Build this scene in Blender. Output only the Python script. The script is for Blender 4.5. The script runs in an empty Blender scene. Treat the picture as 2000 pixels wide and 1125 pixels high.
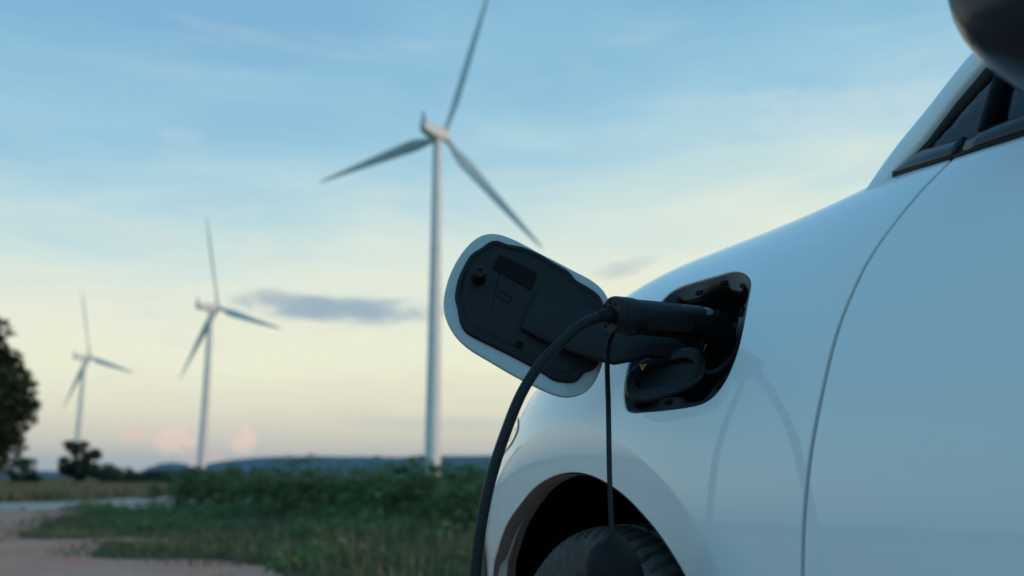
import bpy, bmesh, math, random
import numpy as np
from mathutils import Vector, Matrix
from mathutils.geometry import delaunay_2d_cdt

random.seed(7)
rng = np.random.default_rng(7)
scene = bpy.context.scene
col = scene.collection
R = math.radians

# ------------------------------------------------------------------ camera
CAM_H = 0.72
cam_data = bpy.data.cameras.new('camera')
cam = bpy.data.objects.new('camera', cam_data)
col.objects.link(cam)
cam.location = (0, 0, CAM_H)
cam.rotation_euler = (R(90 + 10.95), 0, 0)
cam_data.sensor_width = 36.0
cam_data.lens = 34.2
cam_data.clip_start = 0.05
cam_data.clip_end = 40000
cam_data.dof.use_dof = True
cam_data.dof.focus_distance = 1.33
cam_data.dof.aperture_fstop = 3.5
scene.camera = cam

# ------------------------------------------------------------------ light, sky, exposure
GLOW_AZ = 14.0                          # azimuth of the afterglow
SUN_AZ, SUN_EL = 111.0, 3.0            # clockwise from the view direction (+Y), low evening sun on the right
sun_dir = Vector((math.sin(R(SUN_AZ)) * math.cos(R(SUN_EL)), math.cos(R(SUN_AZ)) * math.cos(R(SUN_EL)), math.sin(R(SUN_EL))))
sd = bpy.data.lights.new('sun', 'SUN')
sd.energy = 2.0
sd.angle = R(3.0)
sd.color = (1.0, 0.77, 0.58)
sun = bpy.data.objects.new('sun', sd)
col.objects.link(sun)
sun.rotation_euler = sun_dir.to_track_quat('Z', 'Y').to_euler()

scene.view_settings.view_transform = 'Standard'
scene.view_settings.look = 'None'
scene.view_settings.exposure = 0.0
scene.view_settings.gamma = 1.0
scene.view_settings.use_curve_mapping = False
scene.render.engine = 'CYCLES'
scene.cycles.use_denoising = True
scene.cycles.max_bounces = 8
scene.cycles.transparent_max_bounces = 12
scene.cycles.volume_bounces = 1

world = bpy.data.worlds.new('World')
scene.world = world
world.use_nodes = True
world.cycles.sampling_method = 'MANUAL'
world.cycles.sample_map_resolution = 256


class Net:
    """tiny helper around a node tree"""
    def __init__(self, tree):
        self.t = tree
        self.n = tree.nodes
        self.l = tree.links

    def new(self, typ, **kw):
        nd = self.n.new(typ)
        for k, v in kw.items():
            setattr(nd, k, v)
        return nd

    def put(self, sock, v):
        if hasattr(v, 'is_linked') or isinstance(v, bpy.types.NodeSocket):
            self.l.new(v, sock)
        else:
            sock.default_value = v

    def math(self, op, a, b=0.0, c=None, clamp=False):
        nd = self.new('ShaderNodeMath', operation=op, use_clamp=clamp)
        self.put(nd.inputs[0], a)
        self.put(nd.inputs[1], b)
        if c is not None:
            self.put(nd.inputs[2], c)
        return nd.outputs[0]

    def mix(self, f, a, b, blend='MIX'):
        nd = self.new('ShaderNodeMix', data_type='RGBA', blend_type=blend)
        self.put(nd.inputs['Factor'], f)
        self.put(nd.inputs['A'], a)
        self.put(nd.inputs['B'], b)
        return [o for o in nd.outputs if o.type == 'RGBA'][0]

    def ramp(self, f, stops, interp='LINEAR'):
        nd = self.new('ShaderNodeValToRGB')
        cr = nd.color_ramp
        cr.interpolation = interp
        while len(cr.elements) < len(stops):
            cr.elements.new(0.5)
        for e, (p, c) in zip(cr.elements, stops):
            e.position = p
            e.color = (c[0], c[1], c[2], 1) if hasattr(c, '__len__') else (c, c, c, 1)
        self.put(nd.inputs[0], f)
        return nd.outputs[0]

    def noise(self, vec, scale, detail=4, rough=0.55, dist=0.0):
        nd = self.new('ShaderNodeTexNoise')
        if vec is not None:
            self.l.new(vec, nd.inputs['Vector'])
        nd.inputs['Scale'].default_value = scale
        nd.inputs['Detail'].default_value = detail
        nd.inputs['Roughness'].default_value = rough
        nd.inputs['Distortion'].default_value = dist
        return nd.outputs['Fac']

    def smooth(self, v, lo, hi):
        nd = self.new('ShaderNodeMapRange', interpolation_type='SMOOTHSTEP')
        self.put(nd.inputs['Value'], v)
        nd.inputs['From Min'].default_value = lo
        nd.inputs['From Max'].default_value = hi
        return nd.outputs['Result']


def srgb(*c):
    return tuple(((x / 255) / 12.92 if x <= 10 else ((x / 255 + 0.055) / 1.055) ** 2.4) for x in c)


def build_sky():
    w = Net(world.node_tree)
    w.n.clear()
    out = w.new('ShaderNodeOutputWorld')
    bg = w.new('ShaderNodeBackground')
    tc = w.new('ShaderNodeTexCoord')
    nv = w.new('ShaderNodeVectorMath', operation='NORMALIZE')
    w.l.new(tc.outputs['Generated'], nv.inputs[0])
    sep = w.new('ShaderNodeSeparateXYZ')
    w.l.new(nv.outputs[0], sep.inputs[0])
    el = w.math('MULTIPLY', w.math('ARCSINE', sep.outputs['Z']), 180 / math.pi)
    az = w.math('MULTIPLY', w.math('ARCTAN2', sep.outputs['X'], sep.outputs['Y']), 180 / math.pi)
    sky = w.new('ShaderNodeTexSky', sky_type='NISHITA')
    sky.sun_disc = False
    sky.sun_elevation = R(SUN_EL)
    sky.sun_rotation = R(SUN_AZ)
    sky.dust_density = 2.0
    sky.ozone_density = 2.0
    # evening veil of thin high cloud: brightest a little above the horizon, blue overhead
    stops = [(0, srgb(186, 186, 180)), (1.6, srgb(216, 208, 187)), (4.2, srgb(233, 228, 201)), (7.2, srgb(240, 240, 212)), (10.5, srgb(233, 236, 216)),
             (14, srgb(214, 230, 221)), (17.5, srgb(178, 212, 222)), (21, srgb(150, 197, 219)), (27, srgb(128, 178, 211)), (42, srgb(104, 160, 200)), (80, srgb(72, 124, 172))]
    # uneven edge of the veil
    comb = w.new('ShaderNodeCombineXYZ')
    w.put(comb.inputs[0], w.math('MULTIPLY', az, 0.030))
    w.put(comb.inputs[1], w.math('MULTIPLY', el, 0.13))
    n1 = w.noise(comb.outputs[0], 1.6, 6, 0.55, 0.4)
    comb2 = w.new('ShaderNodeCombineXYZ')
    w.put(comb2.inputs[0], w.math('MULTIPLY', az, 0.06))
    w.put(comb2.inputs[1], w.math('MULTIPLY', el, 0.42))
    n2 = w.noise(comb2.outputs[0], 1.3, 7, 0.6, 0.6)
    shift = w.math('MULTIPLY', w.math('SUBTRACT', n1, 0.5), 11.0)
    tilt = w.math('MULTIPLY', w.math('SINE', w.math('MULTIPLY', az, math.pi / 180)), -5.5)      # the veil stands higher to the right
    e2 = w.math('ADD', w.math('ADD', el, shift), tilt)
    keep = w.smooth(el, 1.0, 9.0)                                    # the lowest band stays level
    mixe = w.math('ADD', w.math('MULTIPLY', e2, keep), w.math('MULTIPLY', el, w.math('SUBTRACT', 1.0, keep)))
    f = w.math('DIVIDE', mixe, 80.0, clamp=True)
    base = w.ramp(f, [(p / 80.0, c) for p, c in stops])
    # away from the afterglow the veil thins out and the plain blue evening sky remains
    away = [(0, srgb(152, 182, 194)), (4, srgb(152, 207, 223)), (12, srgb(146, 213, 236)), (28, srgb(124, 200, 233)), (50, srgb(95, 168, 210)), (80, srgb(68, 130, 178))]
    blue = w.ramp(w.math('DIVIDE', el, 80.0, clamp=True), [(p / 80.0, c) for p, c in away])
    glow = w.math('COSINE', w.math('MULTIPLY', w.math('SUBTRACT', az, GLOW_AZ), math.pi / 180))
    base = w.mix(w.smooth(glow, -0.45, 0.40), blue, base)
    base = w.mix(w.math('MULTIPLY', w.smooth(n2, 0.50, 0.80), 0.20), base, srgb(226, 232, 224) + (1,))
    base = w.mix(w.math('MULTIPLY', w.math('MULTIPLY', w.smooth(n2, 0.50, 0.24), w.smooth(el, 26, 5)), 0.32), base, srgb(196, 206, 206) + (1,))
    # single clouds: (azimuth, elevation, half width, half height, colour, strength, raggedness, shear)
    clouds = [(-10.0, 9.5, 7.0, 1.05, srgb(158, 179, 190), 1.0, 1.5, 0.0),
              (-14.0, 10.0, 3.0, 0.7, srgb(160, 178, 192), .8, 1.6, 0.0),
              (6.4, 12.0, 2.6, 0.7, srgb(180, 197, 202), .6, 2.4, -0.22),
              (-18.9, 1.95, 1.5, 1.25, srgb(246, 220, 196), .95, 2.6, 0.0), (-15.2, 1.9, 0.95, 1.15, srgb(246, 220, 196), .95, 2.6, 0.0),
              (-21.0, 2.25, 1.1, 0.6, srgb(242, 212, 190), .8, 2.6, 0.0), (-17.4, .9, 1.6, .7, srgb(240, 207, 184), .7, 2.6, 0.0),
              (-19.6, 18.7, 1.7, 0.6, srgb(186, 207, 218), .35, 2.4, 0.0), (-3.5, 3.0, 9.0, 0.5, srgb(202, 205, 198), .5, 2.4, 0.02),
              (-26.0, 13.5, 8.0, 1.4, srgb(205, 222, 220), .5, 2.4, 0.03), (20, 20.0, 9.0, 2.0, srgb(200, 220, 226), .5, 2.4, 0.05)]
    cc = w.new('ShaderNodeCombineXYZ')
    w.put(cc.inputs[0], w.math('MULTIPLY', az, 0.42))
    w.put(cc.inputs[1], w.math('MULTIPLY', el, 0.95))
    streak = w.noise(cc.outputs[0], 0.9, 5, 0.6, 0.3)
    cc = w.new('ShaderNodeCombineXYZ')
    w.put(cc.inputs[0], w.math('MULTIPLY', az, 0.8))
    w.put(cc.inputs[1], w.math('MULTIPLY', el, 0.9))
    puff = w.noise(cc.outputs[0], 2.6, 6, 0.62, 0.2)
    for (ca, ce, hw, hh, c, st, sc, sh) in clouds:
        da = w.math('SUBTRACT', az, ca)
        de = w.math('SUBTRACT', w.math('SUBTRACT', el, ce), w.math('MULTIPLY', da, -sh))
        nn = puff if hw < 2.0 * hh else streak
        d2 = w.math('ADD', w.math('POWER', w.math('ABSOLUTE', w.math('DIVIDE', da, hw)), 2.0), w.math('POWER', w.math('ABSOLUTE', w.math('DIVIDE', de, hh)), 2.0))
        m = w.math('ADD', w.math('SUBTRACT', 1.0, d2), w.math('MULTIPLY', w.math('SUBTRACT', nn, 0.5), sc))
        fac = w.math('MULTIPLY', w.smooth(m, 0.1, 1.0) if hw > 2 * hh else w.smooth(m, 0.35, 0.85), st)
        base = w.mix(fac, base, tuple(c) + (1,))
    # radiance units: veil colours are brought to the scale of the physical sky, strength 0.1 below
    vs = w.new('ShaderNodeVectorMath', operation='SCALE')
    w.l.new(base, vs.inputs[0])
    vs.inputs['Scale'].default_value = 11.0
    col_ = w.mix(0.93, sky.outputs[0], vs.outputs[0])
    w.l.new(col_, bg.inputs['Color'])
    bg.inputs['Strength'].default_value = 0.1
    w.l.new(bg.outputs[0], out.inputs['Surface'])


build_sky()

# ------------------------------------------------------------------ materials
MATS = {}


def mat(name, color, rough=0.5, metal=0.0, coat=0.0, spec=0.5, var=0.0, vscale=20.0, bump=0.0, bscale=200.0, trans=0.0, coat_rough=0.03):
    m = bpy.data.materials.new(name)
    m.use_nodes = True
    w = Net(m.node_tree)
    p = w.n['Principled BSDF']
    p.inputs['Base Color'].default_value = tuple(color) + (1,)
    p.inputs['Roughness'].default_value = rough
    p.inputs['Metallic'].default_value = metal
    p.inputs['Coat Weight'].default_value = coat
    p.inputs['Coat Roughness'].default_value = coat_rough
    p.inputs['Specular IOR Level'].default_value = spec
    p.inputs['Transmission Weight'].default_value = trans
    tc = w.new('ShaderNodeTexCoord')
    if var > 0:
        n = w.noise(tc.outputs['Object'], vscale, 5, 0.6)
        a = tuple(x * (1 - var) for x in color) + (1,)
        b = tuple(min(1, x * (1 + var)) for x in color) + (1,)
        w.l.new(w.mix(w.smooth(n, 0.3, 0.7), a, b), p.inputs['Base Color'])
        w.l.new(w.math('ADD', w.math('MULTIPLY', n, 0.12), rough - 0.06), p.inputs['Roughness'])
    if bump > 0:
        n = w.noise(tc.outputs['Object'], bscale, 3, 0.6)
        b = w.new('ShaderNodeBump')
        b.inputs['Strength'].default_value = bump
        b.inputs['Distance'].default_value = 0.0008
        w.l.new(n, b.inputs['Height'])
        w.l.new(b.outputs[0], p.inputs['Normal'])
    MATS[name] = m
    return m


def make_paint():
    m = mat('white_paint', (0.78, 0.79, 0.80), rough=0.35, coat=1.0, coat_rough=0.02)
    w = Net(m.node_tree)
    p = w.n['Principled BSDF']
    tc = w.new('ShaderNodeTexCoord')
    fine = w.noise(tc.outputs['Object'], 900, 2, 0.5)
    specks = w.noise(tc.outputs['Object'], 70, 3, 0.75, 0.5)
    patch = w.noise(tc.outputs['Object'], 5, 4, 0.6)
    # road dust: a thin film low on the panels with a few darker specks
    sep = w.new('ShaderNodeSeparateXYZ')
    w.l.new(tc.outputs['Object'], sep.inputs[0])
    low = w.smooth(sep.outputs['Z'], 0.95, 0.45)
    film = w.math('MULTIPLY', w.math('MULTIPLY', low, w.smooth(patch, 0.35, 0.75)), 0.14)
    c = w.mix(film, (0.82, 0.83, 0.84, 1), (0.42, 0.36, 0.30, 1))
    sp = w.math('MULTIPLY', w.math('MULTIPLY', w.smooth(specks, 0.73, 0.78), low), 0.55)
    c = w.mix(sp, c, (0.16, 0.14, 0.12, 1))
    w.l.new(c, p.inputs['Base Color'])
    w.l.new(w.math('ADD', w.math('MULTIPLY', film, 0.9), 0.015), p.inputs['Coat Roughness'])
    b = w.new('ShaderNodeBump')
    b.inputs['Strength'].default_value = 0.03
    b.inputs['Distance'].default_value = 0.0004
    w.l.new(fine, b.inputs['Height'])
    # very shallow waviness of pressed sheet metal under the clear coat
    wave = w.noise(tc.outputs['Object'], 4.5, 2, 0.5)
    b2 = w.new('ShaderNodeBump')
    b2.inputs['Strength'].default_value = 0.35
    b2.inputs['Distance'].default_value = 0.003
    w.l.new(wave, b2.inputs['Height'])
    w.l.new(b2.outputs[0], b.inputs['Normal'])
    w.l.new(b.outputs[0], p.inputs['Normal'])
    return m


make_paint()
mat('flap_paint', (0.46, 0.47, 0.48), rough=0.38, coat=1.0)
mat('black_plastic', (0.0075, 0.008, 0.010), rough=0.42, spec=0.3, var=0.15, vscale=60, bump=0.25, bscale=900)
mat('liner_plastic', (0.011, 0.012, 0.015), rough=0.52, spec=0.28, var=0.2, vscale=40, bump=0.3, bscale=800)
mat('deep_black', (0.004, 0.004, 0.005), rough=0.85, spec=0.15)
mat('gloss_black', (0.008, 0.009, 0.011), rough=0.10, coat=0.6)
mat('mirror_black', (0.012, 0.022, 0.034), rough=0.30, spec=0.3, coat=0.25, coat_rough=0.10)
mat('trim_black', (0.008, 0.011, 0.016), rough=0.22, spec=0.35, coat=0.15, coat_rough=0.05)
mat('rubber', (0.009, 0.009, 0.010), rough=0.62, spec=0.25, var=0.25, vscale=50, bump=0.3, bscale=500)
mat('cable_rubber', (0.009, 0.010, 0.012), rough=0.50, spec=0.3, var=0.2, vscale=80, bump=0.2, bscale=700)
mat('tyre_rubber', (0.060, 0.060, 0.060), rough=0.75, spec=0.3, var=0.35, vscale=30, bump=0.5, bscale=300)
mat('alloy', (0.30, 0.31, 0.32), rough=0.35, metal=0.9)
mat('brake_metal', (0.25, 0.24, 0.23), rough=0.4, metal=1.0)
mat('sticker', (0.005, 0.005, 0.006), rough=0.65, spec=0.15)
mat('warning_yellow', (0.72, 0.55, 0.10), rough=0.5)
mat('warning_black', (0.01, 0.01, 0.01), rough=0.5)
mat('lamp_lens', (0.30, 0.33, 0.36), rough=0.05, coat=1.0)
mat('rear_lamp', (0.30, 0.01, 0.01), rough=0.08, coat=1.0)
mat('interior_cloth', (0.012, 0.013, 0.016), rough=0.8)
mat('mirror_glass', (0.75, 0.78, 0.80), rough=0.02, metal=1.0)
mat('turbine_white', (0.62, 0.62, 0.61), rough=0.45, var=0.05, vscale=0.3)
mat('bark', (0.055, 0.042, 0.032), rough=0.9, var=0.4, vscale=6, bump=0.6, bscale=30)


def make_glass():
    m = bpy.data.materials.new('tinted_glass')
    m.use_nodes = True
    w = Net(m.node_tree)
    w.n.clear()
    out = w.new('ShaderNodeOutputMaterial')
    tr = w.new('ShaderNodeBsdfTransparent')
    tr.inputs['Color'].default_value = (0.30, 0.36, 0.40, 1)
    gl = w.new('ShaderNodeBsdfGlossy')
    gl.inputs['Roughness'].default_value = 0.015
    gl.inputs['Color'].default_value = (0.9, 0.95, 1, 1)
    fr = w.new('ShaderNodeFresnel')
    fr.inputs['IOR'].default_value = 1.5
    ms = w.new('ShaderNodeMixShader')
    w.l.new(fr.outputs[0], ms.inputs[0])
    w.l.new(tr.outputs[0], ms.inputs[1])
    w.l.new(gl.outputs[0], ms.inputs[2])
    w.l.new(ms.outputs[0], out.inputs['Surface'])
    MATS['tinted_glass'] = m


make_glass()


def leaf_mat(name, a, b, c, trans=0.25, rough=0.55):
    m = bpy.data.materials.new(name)
    m.use_nodes = True
    w = Net(m.node_tree)
    p = w.n['Principled BSDF']
    out = w.n['Material Output']
    g = w.new('ShaderNodeNewGeometry')
    tc = w.new('ShaderNodeTexCoord')
    big = w.noise(tc.outputs['Object'], 0.8, 3, 0.6)
    colr = w.mix(g.outputs['Random Per Island'], a + (1,), b + (1,))
    colr = w.mix(w.smooth(big, 0.35, 0.75), colr, c + (1,))
    w.l.new(colr, p.inputs['Base Color'])
    p.inputs['Roughness'].default_value = rough
    p.inputs['Specular IOR Level'].default_value = 0.3
    t = w.new('ShaderNodeBsdfTranslucent')
    w.l.new(colr, t.inputs['Color'])
    ms = w.new('ShaderNodeMixShader')
    ms.inputs[0].default_value = trans
    w.l.new(p.outputs[0], ms.inputs[1])
    w.l.new(t.outputs[0], ms.inputs[2])
    w.l.new(ms.outputs[0], out.inputs['Surface'])
    MATS[name] = m


leaf_mat('crop_leaf', (0.070, 0.130, 0.050), (0.190, 0.280, 0.090), (0.100, 0.175, 0.066), .4)
leaf_mat('grass_leaf', (0.075, 0.110, 0.045), (0.160, 0.165, 0.075), (0.085, 0.120, 0.055))
leaf_mat('dry_grass_leaf', (0.22, 0.17, 0.09), (0.16, 0.15, 0.075), (0.20, 0.13, 0.085))
leaf_mat('tree_leaf', (0.014, 0.026, 0.010), (0.026, 0.044, 0.014), (0.017, 0.032, 0.012), .12)
leaf_mat('hedge_leaf', (0.028, 0.050, 0.024), (0.050, 0.080, 0.032), (0.034, 0.060, 0.028))
leaf_mat('petal', (0.70, 0.70, 0.66), (0.62, 0.62, 0.58), (0.66, 0.66, 0.62))


def ground_mats():
    m = mat('soil_grass', (0.09, 0.085, 0.055), rough=0.95, spec=0.1)
    w = Net(m.node_tree)
    p = w.n['Principled BSDF']
    tc = w.new('ShaderNodeTexCoord')
    n1 = w.noise(tc.outputs['Object'], 0.35, 6, 0.6)
    n2 = w.noise(tc.outputs['Object'], 3.0, 5, 0.65)
    n3 = w.noise(tc.outputs['Object'], 0.01, 4, 0.6)
    c = w.mix(w.smooth(n1, 0.35, 0.65), (0.055, 0.075, 0.035, 1), (0.12, 0.105, 0.055, 1))
    c = w.mix(w.smooth(n2, 0.45, 0.7), c, (0.075, 0.07, 0.045, 1))
    c = w.mix(w.math('MULTIPLY', w.smooth(n3, 0.4, 0.65), 0.6), c, (0.04, 0.065, 0.03, 1))
    w.l.new(c, p.inputs['Base Color'])
    m = mat('red_dirt', (0.30, 0.21, 0.165), rough=0.95, spec=0.1)
    w = Net(m.node_tree)
    p = w.n['Principled BSDF']
    tc = w.new('ShaderNodeTexCoord')
    n1 = w.noise(tc.outputs['Object'], 0.5, 6, 0.65)
    n2 = w.noise(tc.outputs['Object'], 6.0, 5, 0.7)
    c = w.mix(w.smooth(n1, 0.38, 0.62), (0.74, 0.255, 0.165, 1), (0.64, 0.33, 0.245, 1))
    c = w.mix(w.math('MULTIPLY', w.smooth(n2, 0.45, 0.75), 0.45), c, (0.22, 0.14, 0.11, 1))
    mp = w.new('ShaderNodeMapping')
    mp.inputs['Rotation'].default_value = (0, 0, R(-28))
    mp.inputs['Scale'].default_value = (1.6, 0.22, 1)
    w.l.new(tc.outputs['Object'], mp.inputs[0])
    rut = w.noise(mp.outputs[0], 1.0, 4, 0.6)
    c = w.mix(w.math('MULTIPLY', w.smooth(rut, 0.52, 0.66), 0.65), c, (0.16, 0.135, 0.10, 1))
    w.l.new(c, p.inputs['Base Color'])
    b = w.new('ShaderNodeBump')
    b.inputs['Distance'].default_value = 0.03
    w.l.new(n2, b.inputs['Height'])
    w.l.new(b.outputs[0], p.inputs['Normal'])
    m = mat('gravel_track', (0.31, 0.285, 0.26), rough=0.95, spec=0.1)
    w = Net(m.node_tree)
    p = w.n['Principled BSDF']
    tc = w.new('ShaderNodeTexCoord')
    n1 = w.noise(tc.outputs['Object'], 0.9, 6, 0.65)
    n2 = w.noise(tc.outputs['Object'], 9.0, 5, 0.7)
    c = w.mix(w.smooth(n1, 0.35, 0.65), (0.66, 0.46, 0.38, 1), (0.54, 0.35, 0.28, 1))
    c = w.mix(w.math('MULTIPLY', w.smooth(n2, 0.5, 0.75), 0.4), c, (0.18, 0.16, 0.14, 1))
    w.l.new(c, p.inputs['Base Color'])
    m = mat('hill_woods', (0.045, 0.06, 0.045), rough=1.0, spec=0.0, var=0.3, vscale=0.01)


ground_mats()


# ------------------------------------------------------------------ mesh helpers
def tag(o, label=None, cat=None, group=None, kind=None):
    if label:
        o['label'] = label
    if cat:
        o['category'] = cat
    if group:
        o['group'] = group
    if kind:
        o['kind'] = kind
    return o


def empty(name, loc=(0, 0, 0), rz=0.0):
    o = bpy.data.objects.new(name, None)
    col.objects.link(o)
    o.location = loc
    o.rotation_euler = (0, 0, rz)
    o.empty_display_size = 0.1
    return o


def mk(name, verts, faces, material, parent=None, smooth=True, normals=None, mirror=False):
    v = np.asarray(verts, float).reshape(-1, 3)
    if mirror:
        v = v * np.array([1, -1, 1.0])
        faces = [tuple(reversed(tuple(f))) for f in faces]
        if normals is not None:
            normals = np.asarray(normals) * np.array([1, -1, 1.0])
    me = bpy.data.meshes.new(name)
    me.from_pydata(v.tolist(), [], [tuple(int(i) for i in f) for f in faces])
    me.validate()
    if smooth:
        me.polygons.foreach_set('use_smooth', [True] * len(me.polygons))
    if normals is not None:
        me.normals_split_custom_set_from_vertices(np.asarray(normals, float).tolist())
    if material:
        me.materials.append(MATS[material] if isinstance(material, str) else material)
    me.update()
    o = bpy.data.objects.new(name, me)
    col.objects.link(o)
    if parent:
        o.parent = parent
    return o


def sharpen(o, deg=35):
    """mark hard edges by angle so that flat-and-round pieces shade properly"""
    me = o.data
    bm = bmesh.new()
    bm.from_mesh(me)
    bmesh.ops.recalc_face_normals(bm, faces=bm.faces)
    for e in bm.edges:
        if len(e.link_faces) == 2 and e.calc_face_angle(0) > R(deg):
            e.smooth = False
    bm.to_mesh(me)
    bm.free()
    return o


def loft(name, rings, material, parent=None, cap=True, closed=True, sharp=35):
    k = len(rings[0])
    v = [p for r in rings for p in r]
    f = []
    for i in range(len(rings) - 1):
        for j in range(k if closed else k - 1):
            a, b = i * k + j, i * k + (j + 1) % k
            f.append((a, b, b + k, a + k))
    if cap:
        f.append(tuple(range(k - 1, -1, -1)))
        f.append(tuple((len(rings) - 1) * k + j for j in range(k)))
    o = mk(name, v, f, material, parent)
    return sharpen(o, sharp) if sharp else o


def frames(path):
    """tangent and two normals along a path without twist"""
    P = [Vector(p) for p in path]
    T = []
    for i in range(len(P)):
        T.append((P[min(i + 1, len(P) - 1)] - P[max(i - 1, 0)]).normalized())
    up = Vector((0, 0, 1)) if abs(T[0].z) < 0.9 else Vector((1, 0, 0))
    a = T[0].cross(up).normalized()
    out = []
    for i in range(len(P)):
        a = (a - T[i] * a.dot(T[i])).normalized()
        out.append((P[i], T[i], a, T[i].cross(a).normalized()))
    return out


def sweep(name, path, radii, material, parent=None, seg=16, shape=None, sharp=35):
    rings = []
    for i, (p, t, a, b) in enumerate(frames(path)):
        r = radii[i] if isinstance(radii, list) else radii
        ra, rb = r if hasattr(r, '__len__') else (r, r)
        ring = []
        for j in range(seg):
            th = 2 * math.pi * j / seg
            cx, cy = math.cos(th), math.sin(th)
            if shape:
                cx = math.copysign(abs(cx) ** (2 / shape), cx)
                cy = math.copysign(abs(cy) ** (2 / shape), cy)
            ring.append(p + a * (ra * cx) + b * (rb * cy))
        rings.append(ring)
    return loft(name, rings, material, parent, sharp=sharp)


def lathe(name, prof, material, parent=None, seg=48, axis='Y', center=(0, 0, 0), sharp=35, cap=True):
    """prof: list of (radius, offset along axis)"""
    rings = []
    for r, h in prof:
        ring = []
        for j in range(seg):
            th = 2 * math.pi * j / seg
            c, s = r * math.cos(th), r * math.sin(th)
            p = {'Y': (c, h, s), 'X': (h, c, s), 'Z': (c, s, h)}[axis]
            ring.append(tuple(p[k] + center[k] for k in range(3)))
        rings.append(ring)
    return loft(name, rings, material, parent, cap=cap, sharp=sharp)


def box(name, lo, hi, material, parent=None, bevel=0.0):
    bm = bmesh.new()
    bmesh.ops.create_cube(bm, size=1)
    for v in bm.verts:
        v.co = Vector([(lo[k] + hi[k]) / 2 + v.co[k] * (hi[k] - lo[k]) for k in range(3)])
    if bevel:
        bmesh.ops.bevel(bm, geom=bm.edges[:], offset=bevel, segments=3, profile=0.5, affect='EDGES')
    me = bpy.data.meshes.new(name)
    bm.to_mesh(me)
    bm.free()
    me.materials.append(MATS[material])
    o = bpy.data.objects.new(name, me)
    col.objects.link(o)
    if parent:
        o.parent = parent
    return o


def catmull(pts, n, closed=False):
    """smooth curve through points, n samples evenly spaced by length"""
    P = np.asarray(pts, float)
    m = len(P)
    out = []
    rngk = range(m if closed else m - 1)
    for i in rngk:
        if closed:
            p0, p1, p2, p3 = P[(i - 1) % m], P[i], P[(i + 1) % m], P[(i + 2) % m]
        else:
            p1, p2 = P[i], P[i + 1]
            p0 = P[i - 1] if i > 0 else 2 * p1 - p2
            p3 = P[i + 2] if i + 2 < m else 2 * p2 - p1
        # centripetal
        def tj(ti, a, b):
            return ti + max(1e-6, np.linalg.norm(b - a)) ** 0.5
        t0 = 0.0
        t1 = tj(t0, p0, p1)
        t2 = tj(t1, p1, p2)
        t3 = tj(t2, p2, p3)
        for t in np.linspace(t1, t2, 24, endpoint=False):
            A1 = (t1 - t) / (t1 - t0) * p0 + (t - t0) / (t1 - t0) * p1
            A2 = (t2 - t) / (t2 - t1) * p1 + (t - t1) / (t2 - t1) * p2
            A3 = (t3 - t) / (t3 - t2) * p2 + (t - t2) / (t3 - t2) * p3
            B1 = (t2 - t) / (t2 - t0) * A1 + (t - t0) / (t2 - t0) * A2
            B2 = (t3 - t) / (t3 - t1) * A2 + (t - t1) / (t3 - t1) * A3
            out.append((t2 - t) / (t2 - t1) * B1 + (t - t1) / (t2 - t1) * B2)
    if not closed:
        out.append(P[-1])
    return resample(np.array(out), n, closed)


def resample(P, n, closed=False):
    Q = np.vstack([P, P[:1]]) if closed else P
    d = np.concatenate([[0], np.cumsum(np.linalg.norm(np.diff(Q, axis=0), axis=1))])
    s = np.linspace(0, d[-1], n, endpoint=not closed)
    return np.stack([np.interp(s, d, Q[:, k]) for k in range(Q.shape[1])], 1)


def inside(poly, pts):
    x, y = pts[:, 0], pts[:, 1]
    r = np.zeros(len(pts), bool)
    j = len(poly) - 1
    for i in range(len(poly)):
        xi, yi = poly[i]
        xj, yj = poly[j]
        c = ((yi > y) != (yj > y)) & (x < (xj - xi) * (y - yi) / (yj - yi + 1e-15) + xi)
        r ^= c
        j = i
    return r


def seg_dist(poly, pts):
    a = np.asarray(poly)
    b = np.roll(a, -1, 0)
    best = np.full(len(pts), 9e9)
    for p, q in zip(a, b):
        d = q - p
        t = np.clip(((pts - p) @ d) / (d @ d + 1e-15), 0, 1)
        best = np.minimum(best, np.linalg.norm(pts - (p + t[:, None] * d), axis=1))
    return best


def fill(outer, holes, h, extra=None):
    """triangulated flat region with holes; returns points, triangles and the index ranges of the loops"""
    loops = [np.asarray(outer)] + [np.asarray(q) for q in holes]
    lo, hi = loops[0].min(0), loops[0].max(0)
    gx = np.arange(lo[0], hi[0], h)
    gy = np.arange(lo[1], hi[1], h * 0.87)
    G = np.array([(x + (h / 2 if j % 2 else 0), y) for j, y in enumerate(gy) for x in gx])
    ok = inside(loops[0], G)
    for q in loops[1:]:
        ok &= ~inside(q, G)
    G = G[ok]
    for q in loops:
        G = G[seg_dist(q, G) > 0.55 * h]
    if extra is not None:
        X = extra[inside(loops[0], extra)]
        for q in loops[1:]:
            X = X[~inside(q, X)]
        for q in loops:
            X = X[seg_dist(q, X) > 0.35 * h]
        near = np.array([np.min(np.linalg.norm(X - g, axis=1)) for g in G])
        G = np.vstack([G[near > 0.005], X])
    pts = np.vstack(loops + [G])
    edges = []
    base = 0
    rngs = []
    for q in loops:
        edges += [(base + i, base + (i + 1) % len(q)) for i in range(len(q))]
        rngs.append((base, len(q)))
        base += len(q)
    vo, _, fo, ov, _, _ = delaunay_2d_cdt([Vector(p) for p in pts], edges, [], 0, 1e-7)
    V = np.array([tuple(v) for v in vo])
    F = np.array([tuple(f) for f in fo])
    c = V[F].mean(1)
    ok = inside(loops[0], c)
    for q in loops[1:]:
        ok &= ~inside(q, c)
    F = F[ok]
    remap = {}
    for k, o in enumerate(ov):
        for i in o:
            remap[i] = k
    idx = [[remap[b + i] for i in range(n)] for b, n in rngs]
    return V, F, idx


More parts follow.
